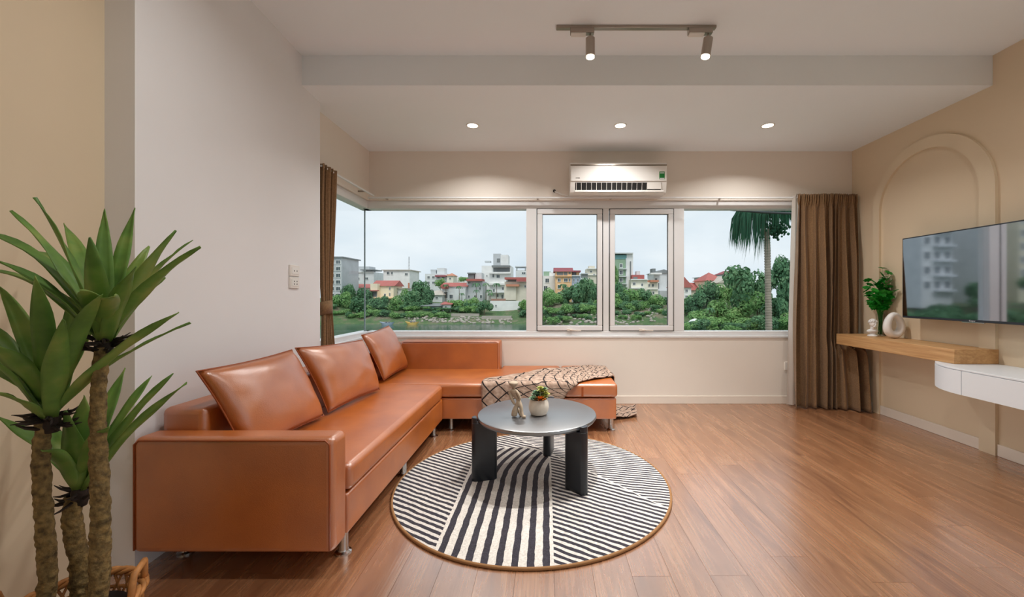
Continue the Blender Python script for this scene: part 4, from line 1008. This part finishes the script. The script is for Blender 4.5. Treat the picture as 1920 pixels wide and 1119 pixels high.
bd('cream_villa','cream villa with a red attic band and arched windows',1183,1214,524,575,111,7,'e_cream',wins=[(1189,532,5,6),(1204,534,4,6),(1188,549,6,8),(1203,549.5,4,8)],parts=[('attic',1186,1209,515,524,.5,6,'e_red'),('balcony',1182,1207,539,541,-1,0,'e_white'),('cornice',1182,1214,523,525,-.7,0,'e_white'),('attic_opening',1188,1196,519,524,.4,.55,'e_dark'),('water_tank',1198,1205,507,515,3,5,'e_pale')])
bd('villa_wing','cream wing with a small red awning joined to the villa',1213,1234,529,575,112,7,'e_cream',wins=[(1217,535,3,6),(1224,535,4,6),(1217,549,3,7),(1225,549,4,6)],parts=[('awning',1218,1233,525,529,-1.2,3,'e_orangeroof'),('ledge',1213,1233,541,542.5,-.5,0,'e_white')])
bd('gabled_house','pale gabled house with a sheet roof terrace',1226,1262,512,575,124,8,'e_pale',wins=[(1234,536,4,14),(1230,524,5,6)],roof=('front',7),rm='e_greyroof',parts=[('sheet_roof',1217,1237,512,515,-2.4,0,'e_white'),('stair_tower',1225,1231,503,511,1,4,'e_dark'),('lean_to',1232,1262,545,575,-3,0,'e_grey')])
bd('red_gable_house','white house with a steep red gable beside the window post',1268,1296,539,575,108,7,'e_white',wins=[(1287,545,5,6),(1287,556,5,5)],roof=('front',20))
bd('long_red_house','low house under two long red tiled roofs',1296,1330,544,575,112,8,'e_beige',roof=('gable',15))
bd('hip_roof_house','yellow house under a tall red hipped roof',1325,1358,526,575,107,9,'e_yellow',wins=[(1336,532,5,5),(1346,532,5,5)],roof=('pyr',17))
bd('cream_gable_house','cream house with a pale front gable among the trees',1348,1386,530,575,102,8,'e_cream',wins=[(1372,526,5,4)],roof=('front',14),rm='e_beigeroof')
bd('far_roof_house','far house with a dark purple roof behind the cream gable',1358,1384,514,560,128,7,'e_grey',roof=('hip',7),rm='e_maroon')
bd('box_house','small grey flat-roofed box house beside the red hipped roof',1315,1328,520,560,122,6,'e_grey',wins=[(1321,523,6,3)],roof=('slab',1),rm='e_pale')
bd('tree_shed','grey sheet-roofed shed hidden among the trees',1403,1432,580,600,86,4,'e_dark',roof=('lean',6),rm='e_grey')
bd('gable_shed','small brown gabled shed hidden among the trees',1364,1392,576,590,88,4,'e_stone',roof=('front',6),rm='e_beigeroof')
t = thing('green_net', 'teal construction net hanging beside the curtain', 'net', P(1475,567,72))
MB().box((1468-CX)*72/F, (1500-CX)*72/F, 72, 72.15, P(0,567,72).z, P(0,533,72).z).obj('net', M['e_teal'], t); 
MB().tube([P(1469,600,72), P(1469,530,72)], .08, 6).obj('pole', M['wood_trunk'], t)
# tall apartment blocks up the river (seen mirrored in the television)
def block(label, d0, d1, Yd, ztop, m, nc, nr, rail_m, zb=-1.5):
    x1, x0 = 2*(TVX-.0135)-Yd*d0, 2*(TVX-.0135)-Yd*d1
    t = thing('apartment_block', label, 'building', ((x0+x1)/2, Yd, zb), 'apartment blocks up the river')
    MB().box(x0,x1,Yd,Yd+12,zb,ztop).obj('wall', M[m], t)
    fh = (ztop-1.6)/nr
    for j in range(nr):
        z = 1.6+fh*(j+.5)
        for i in range(nc):
            xw = x0+(x1-x0)*(i+.5)/nc
            inst('window', WIN, t, (xw, Yd-.02, z), ((x1-x0)/nc*.62, 1, fh*.58))
        MB().box(x0, x0+(x1-x0)*(1 if 'bands' in label else .62 if rail_m != m else 1), Yd-1.0, Yd, z-fh*.46, z-fh*.30).obj('balcony', M[rail_m], t)
block('grey apartment block with pale horizontal floor bands', .86, .915, 93, 27, 'e_grey', 2, 7, 'e_white')
block('white apartment block with square windows and balconies', .925, 1.0, 80, 25, 'e_white', 3, 8, 'e_pale')
block('slim pale grey apartment block with small windows', 1.0, 1.014, 92.5, 24, 'e_pale', 2, 8, 'e_pale')
block('low grey river house beside the apartment blocks', 1.02, 1.062, 98, 8.7, 'e_grey', 4, 3, 'e_dark')
block('white apartment block with blue-grey glazing and long balconies', 1.07, 1.10, 82, 22, 'e_white', 2, 7, 'e_white')
block('yellow trimmed apartment block far up the river', 1.165, 1.22, 84, 18, 'e_yellow', 3, 6, 'e_pale')
# vegetation
def crown_mesh(name, seed, nq, mt, flat=1.0):
    rnd = random.Random(seed); b = MB()
    blobs = [(rnd.uniform(-.55,.55), rnd.uniform(-.5,.5), rnd.uniform(-.45,.5)*flat, rnd.uniform(.32,.55)) for _ in range(9)]
    for _ in range(nq):
        bx,by,bz,br__ = rnd.choice(blobs); q = rnd.uniform(0,2*PI); cz = rnd.uniform(-.8,1)
        s = math.sqrt(max(0,1-cz*cz)); d = Vector((s*math.cos(q), s*math.sin(q), cz)); c = Vector((bx,by,bz))+d*br__*rnd.uniform(.78,1.05)
        n = (d+Vector((rnd.uniform(-.7,.7),rnd.uniform(-.7,.7),rnd.uniform(-.4,.8)))).normalized(); a = n.orthogonal().normalized(); e = n.cross(a)
        w = rnd.uniform(.07,.13)
        rot = rnd.uniform(0,PI); a2 = a*math.cos(rot)+e*math.sin(rot); e2 = n.cross(a2)
        b.add([c-a2*w, c-e2*w*.6, c+a2*w, c+e2*w*.6], [(0,1,2,3)])
    return b.mesh(name, mt)
CR_D = [crown_mesh('tree_crown', s, 1500, M['fol_dark']) for s in (1,2,3)]
CR_L = [crown_mesh('tree_crown', s, 1300, M['fol_light'], .8) for s in (4,5,6)]
TRK = MB().tube([(0,0,0),(.1,.05,.5),(0,0,1)], [.9,.7,.5], 7).mesh('tree_trunk', M['wood_trunk'])
def tree(name, label, cat, px, yt, yb, hw, Y, dark, group, trunk_=True):
    c = P(px, (yt+yb)/2, Y); rx = hw*Y/F; rz = (yb-yt)/2*Y/F; c.z = max(c.z, gz(c.x, Y)+rz*.55); g = min(gz(c.x, Y), c.z-rz*.8)
    near = min(HOUSES, key=lambda h: abs(h[0]-px))[1]
    t = thing(name, '%s %s below the %s across the river' % ('dark green' if dark else 'light green', label, near), cat, (c.x, Y, g), group)
    rs_ = random.Random(int(px*7+yt)); me = rs_.choice(CR_D if dark else CR_L)
    inst('crown', me, t, c, (rx*1.12, rx*.95, rz*1.12), (0,0,rs_.uniform(0,6)))
    if trunk_:
        h = max(.5, c.z-g); inst('trunk', TRK, t, (c.x,Y,g), (rx*.06, rx*.06, h))
TG = 'trees on the far riverbank'; BG = 'bushes on the far riverbank'; RG = 'trees crowding the right bank'
for px,yt,yb,hw,Y,dk in ((655,532,575,16,113,1),(684,540,575,16,112,1),(648,545,582,14,108,0),(672,556,590,18,106,1),(716,560,592,14,108,1),(745,556,590,16,108,0),(770,545,592,20,109,1),(786,528,585,20,113,1),(764,540,580,16,112,0),(806,545,590,14,110,1),(640,556,592,16,106,0),(700,560,590,14,107,1),(855,565,588,22,110,0),(885,560,590,16,110,0),(908,560,590,16,104.5,1),(984,558,588,14,104.5,0),(826,520,545,10,140,0),(870,518,530,10,150,0)):
    tree('riverbank_tree','leafy tree','tree',px,yt,yb,hw,Y,dk,TG)
for px,yt,yb,hw,Y,dk in ((1030,548,590,18,105,0),(1056,555,592,18,103,1),(1082,540,592,24,104,1),(1105,528,590,22,108,1),(1040,560,592,16,102,0),(1116,545,595,14,104,1)):
    tree('riverbank_tree','dense tree','tree',px,yt,yb,hw,Y,dk,'trees below the orange house')
for px,yt,yb,hw,Y,dk in ((1160,550,600,18,104,1),(1185,556,596,20,102,0),(1208,555,590,18,102,1),(1150,570,610,16,98,0),(1230,580,610,20,94,0),(1154,488,560,9,112.5,0),(1150,520,575,9,112,0),(1172,560,590,14,101,1)):
    tree('riverbank_tree','dense tree','tree',px,yt,yb,hw,Y,dk,'trees below the ivy tower')
for px,yt,yb,hw,Y,dk in ((1300,545,600,22,84,1),(1325,535,595,26,88,1),(1358,528,590,24,90,0),(1345,560,605,22,82,0),(1396,492,590,34,78,1),(1424,500,580,26,80,1),(1420,540,600,30,76,0),(1465,480,560,26,70,1),(1485,500,600,26,68,1),(1455,555,610,26,72,1),(1380,570,612,24,78,0),(1310,580,615,22,78,0),(1350,590,620,24,74,0),(1400,592,622,28,72,0),(1440,590,624,26,68,1),(1478,585,624,22,66,0),(1510,480,600,30,70,1),(1288,560,610,14,86,0)):
    tree('right_bank_tree','broad tree','tree',px,yt,yb,hw,Y,dk,RG)
rnd = random.Random(44)
for i in range(34):
    px = 622+i*10.9+rnd.uniform(-4,4); Y = rnd.uniform(102,105) ; yb = 604+rnd.uniform(-6,0); h = rnd.uniform(9,18)
    if 842 < px < 968: continue
    tree('riverbank_bush','low waterside bush','bush',px,yb-h,yb,rnd.uniform(8,15),Y,i%3==0,BG,False)
for i in range(20):
    px = 1015+i*12.5+rnd.uniform(-4,4); Y = rnd.uniform(88,95); yb = 614+rnd.uniform(-14,0); h = rnd.uniform(9,16)
    tree('slope_bush','small bush on the stony slope','bush',px,yb-h,yb,rnd.uniform(7,13),Y,i%2,'bushes on the stony slope',False)
for i in range(30):
    px = 628+i*12.2+rnd.uniform(-4,4); Y = rnd.uniform(106,109.5); yb = 592+rnd.uniform(-6,4); h = rnd.uniform(12,22)
    if 905 < px < 985: continue
    if 792 < px < 846: yb += 6; h *= .6
    tree('bank_bush','thick bush halfway up the bank','bush',px,yb-h,yb,rnd.uniform(10,17),Y,i%2,'bushes halfway up the far bank',False)
for i in range(18):
    px = 1012+i*14.2+rnd.uniform(-4,4); Y = rnd.uniform(94,100); yb = 592+rnd.uniform(-6,4); h = rnd.uniform(14,24)
    tree('bank_bush','thick bush halfway up the bank','bush',px,yb-h,yb,rnd.uniform(11,18),Y,i%2,'bushes halfway up the far bank',False)
for i in range(22):
    px = 1285+i*11+rnd.uniform(-4,4); Y = rnd.uniform(66,74); yb = 626+rnd.uniform(-8,2); h = rnd.uniform(18,30)
    tree('right_bank_bush','shaggy bush','bush',px,yb-h,yb,rnd.uniform(12,20),Y,i%2,'bushes on the right bank',False)
for i in range(26):                                       # hedge in front of the blocks up the river
    x = -42-i*2.4; Y = 66+rnd.uniform(-6,8); z = gz(x,Y)
    t = thing('riverside_tree', 'green tree along the water below the apartment blocks', 'tree', (x,Y,z), 'trees below the apartment blocks')
    inst('crown', rnd.choice(CR_D), t, (x,Y,z+3.0), (3.2,3,rnd.uniform(2.4,3.6)), (0,0,rnd.uniform(0,6))); inst('trunk', TRK, t, (x,Y,z-.3), (.2,.2,3))
# rubble and retaining wall, boats, mast
b = MB(); rnd = random.Random(8)
for _ in range(420):
    px = rnd.choice((rnd.uniform(1015,1260), rnd.uniform(760,960))); Y = rnd.uniform(86,95) if px > 1000 else rnd.uniform(99.5,103); x = (px-CX)*Y/F; r = rnd.uniform(.15,.5)
    b.ball((x,Y,gz(x,Y)+r*.2), r, r*rnd.uniform(.7,1.2), r*rnd.uniform(.5,.9), 6, 4)
tag(b.obj('bank_rubble', M['e_stone'], None), 'grey rubble and stones strewn along the far bank', 'rubble', kind='stuff')
rw = thing('retaining_wall', 'low stone retaining wall stepping up the far bank', 'wall', P(870,600,103.5))
for k,(a0,a1,y0,y1) in enumerate(((846,898,588,593),(850,905,594,599),(905,960,592,596))):
    MB().box((a0-CX)*103.5/F,(a1-CX)*103.5/F,103.5-k*.8,105-k*.8,P(0,y1+3,103.5).z,P(0,y0,103.5).z).obj('course', M['e_stone'], rw)
def boat(name, label, px, py, L, m):
    Y = (CAMZ+6)*F/(py-CY); c = Vector(((px-CX)*Y/F, Y, -6)); t = thing(name, label, 'boat', c)
    b = MB(); n = 14
    def hp(u, v): 
        q = 2*PI*u; r = .55+.45*v; return c+Vector((math.cos(q)*L/2*r, math.sin(q)*L*.18*r, -.25+.8*v+.25*abs(math.cos(q))**3*v))
    b.grid(n*2, 4, hp, closed_u=True); b.add([hp(i/(2*n), .6) for i in range(2*n)], [tuple(range(2*n))]); b.obj('hull', M[m], t, smooth=True)
    MB().box(c.x-L*.12,c.x-L*.04,Y-.4,Y+.4,-5.7,-5.25).obj('seat', M['e_dark'], t); MB().box(c.x+L*.08,c.x+L*.16,Y-.4,Y+.4,-5.7,-5.25).obj('seat', M['e_dark'], t)
boat('rowing_boat','round yellow boat moored at the far bank',773,608.5,3.4,'e_yellowboat')
boat('rowing_boat','pale blue flat boat moored left of the yellow boat',726,609,3.6,'e_blue')
mast = thing('radio_mast', 'thin lattice radio mast behind the white block', 'mast', P(767,540,136))
for dx in (-.4,.4): MB().tube([P(767,540,136)+Vector((dx,0,0)), P(767,481,136)+Vector((dx*.3,0,0))], .09, 5).obj('leg', M['e_grey'], mast)
for k in range(9): MB().tube([P(767,535-6*k,136)+Vector((-.4+.03*k,0,0)), P(767,532-6*k,136)+Vector((.4-.03*k,0,0))], .06, 4).obj('brace', M['e_grey'], mast)
pr = thing('garden_parasol', 'small white parasol on the bank below the red roofs', 'parasol', P(1303,612,76))
MB().lathe([(1.2,0),(.9,.35),(.4,.6),(.02,.7)], P(1303,604,76), n=12).obj('canopy', M['e_white'], pr); MB().tube([P(1303,612,76), P(1303,603,76)], .05, 6).obj('pole', M['e_grey'], pr)
# small areca palms between the houses
def far_palm_mesh():
    b = MB(); rnd = random.Random(3)
    for k in range(11):
        q = 2*PI*k/11+rnd.uniform(-.2,.2); pts = []
        for i in range(6):
            f = i/5; pts.append(Vector((math.cos(q)*f*.95, math.sin(q)*f*.95, .45*math.sin(f*2.4)-.75*f*f)))
        for i in range(5):
            a, c = pts[i], pts[i+1]; s = Vector((-math.sin(q),math.cos(q),-.3))*.16*(1-.5*abs(i-2)/2)
            b.add([a, c, c+s, a+s], [(0,1,2,3)]); b.add([a, c, c-s+Vector((0,0,-.1)), a-s+Vector((0,0,-.1))], [(0,1,2,3)])
    return b.mesh('palm_fronds', M['fol_dark'])
FP = far_palm_mesh()
for px,py,Y,r in ((893,533,117,10),(911,533,118,8),(893,545,116,7),(931,533,116,9),(917,545,116,8),(920,551,115,7),(693,555,112,6),(866,551,116,6),(861,538,117,7),(1056,535,110,10),(1062,540,110,9),(1330,580,80,12),(836,535,119,7)):
    c = P(px,py,Y); t = thing('areca_palm', 'slim palm with drooping fronds standing among the far houses', 'palm', (c.x,Y,gz(c.x,Y)), 'slim palms among the far houses')
    inst('fronds', FP, t, c, (r*Y/F,)*3, (0,0,px)); inst('trunk', TRK, t, (c.x,Y,gz(c.x,Y)), (.12,.12,max(.5,c.z-gz(c.x,Y))))
# the near palm
PY = 13.0; pbase = P(1448,640,PY); pbase.z = -5.7; ptop = P(1438,430,PY)
palm = thing('near_palm', 'tall ringed palm trunk with hanging fronds just outside the window', 'palm', pbase)
b = MB(); prof = []
L = ptop.z-pbase.z; nrg = int(L/.085); pts = []; rad = []
for i in range(nrg*3+1):
    f = i/(nrg*3); p = pbase.lerp(ptop, f); pts.append(p); rad.append((.125-.04*f)*(1.10 if i%3 == 0 else .95))
MB().tube(pts, rad, 14).obj('trunk', M['palm_trunk'], palm, smooth=True)
pp = lambda x,y,dy=0: P(x,y,PY)+Vector((0,dy,0))
def hanging(rach, l0, l1, n, seed, spread=.12, w=.022):
    rnd = random.Random(seed); b = MB(); rach = [Vector(p) for p in rach]; m = len(rach)-1; b.tube(rach, [.024]*m+[.01], 5)
    for i in range(n):
        f = .15+.85*i/(n-1); q = f*m; k = min(int(q), m-1); p = rach[k].lerp(rach[k+1], q-k); tg = (rach[k+1]-rach[k]).normalized()
        l_ = (l0+(l1-l0)*f)*rnd.uniform(.8,1.08)*(1-.35*max(0,f-.75)*4*.5)
        sd = Vector((rnd.uniform(-1,1)*spread+tg.x*.16, rnd.uniform(-1,1)*spread*2, 0))
        p1 = p+sd*l_*.5+tg*.10*l_+Vector((0,0,-.28*l_)); p2 = p1+sd*l_*.45+Vector((0,0,-.72*l_))
        wd = Vector((w*rnd.uniform(.5,1), rnd.uniform(-w,w)*.6, 0))
        b.add([p-wd*.5,p+wd*.5,p1+wd,p1-wd,p2], [(0,1,2,3),(3,2,4)])
    return b.obj('frond', M['palm_leaf'], palm)
hanging([pp(1442,402),pp(1434,384,-.1),pp(1418,375,-.15),pp(1402,378,-.2),pp(1390,390,-.25)], 2.1, 1.35, 150, 1, .10)
hanging([pp(1440,400),pp(1430,380,.25),pp(1414,372,.4),pp(1399,380,.45),pp(1393,398,.5)], 1.55, 1.2, 120, 2, .10)
hanging([pp(1441,402),pp(1451,382,.2),pp(1464,376,.3),pp(1478,384,.35),pp(1488,400,.4)], .85, .55, 120, 3, .16)
hanging([pp(1441,404),pp(1449,386,-.3),pp(1460,384,-.5),pp(1472,396,-.6),pp(1478,412,-.6)], .75, .45, 120, 4, .16)
hanging([pp(1440,404),pp(1444,388,.5),pp(1450,384,.8),pp(1458,392,1.0)], .9, .6, 90, 7, .16)
hanging([pp(1440,404),pp(1440,386,-.5),pp(1446,384,-.8),pp(1452,396,-.9)], .8, .6, 90, 8, .16)
hanging([pp(1440,400),pp(1436,340,.3),pp(1420,290,.5),pp(1390,262,.6)], .9, .7, 80, 5, .3)
hanging([pp(1440,400),pp(1446,330,-.3),pp(1475,280,-.5),pp(1520,262,-.6)], .9, .7, 80, 6, .3)
b = MB(); rnd = random.Random(6)
for _ in range(240):
    c = pp(1452+rnd.gauss(0,9), 428+rnd.gauss(0,8), rnd.uniform(-.3,.3)); b.ball(c, rnd.uniform(.025,.05), nu=6, nv=4)
tag(b.obj('fruit_cluster', M['palm_leaf'], palm), kind='stuff')
MB().tube([pp(1437,404),pp(1429,418,-.1),pp(1431,440,-.1),pp(1433,452,-.1)], [.035,.03,.025,.01], 6).obj('spathe', M['wood_trunk'], palm, smooth=True)
cab_ = thing('overhead_cable', 'dark overhead cable sagging past the palm crown', 'cable', P(1400,395,7))
MB().tube([Vector((1.2,4.80,2.36)), P(1310,387.5,7), P(1370,393,7), P(1430,398,7), P(1500,401,7), P(1640,402,7)], .022, 7).obj('wire', M['wire'], cab_, smooth=True)
q_ = P(1640,402,7); MB().tube([(q_.x,q_.y,-6.5),(q_.x,q_.y,q_.z+.6)], .12, 10).obj('pole', M['wood_trunk'], cab_, smooth=True)
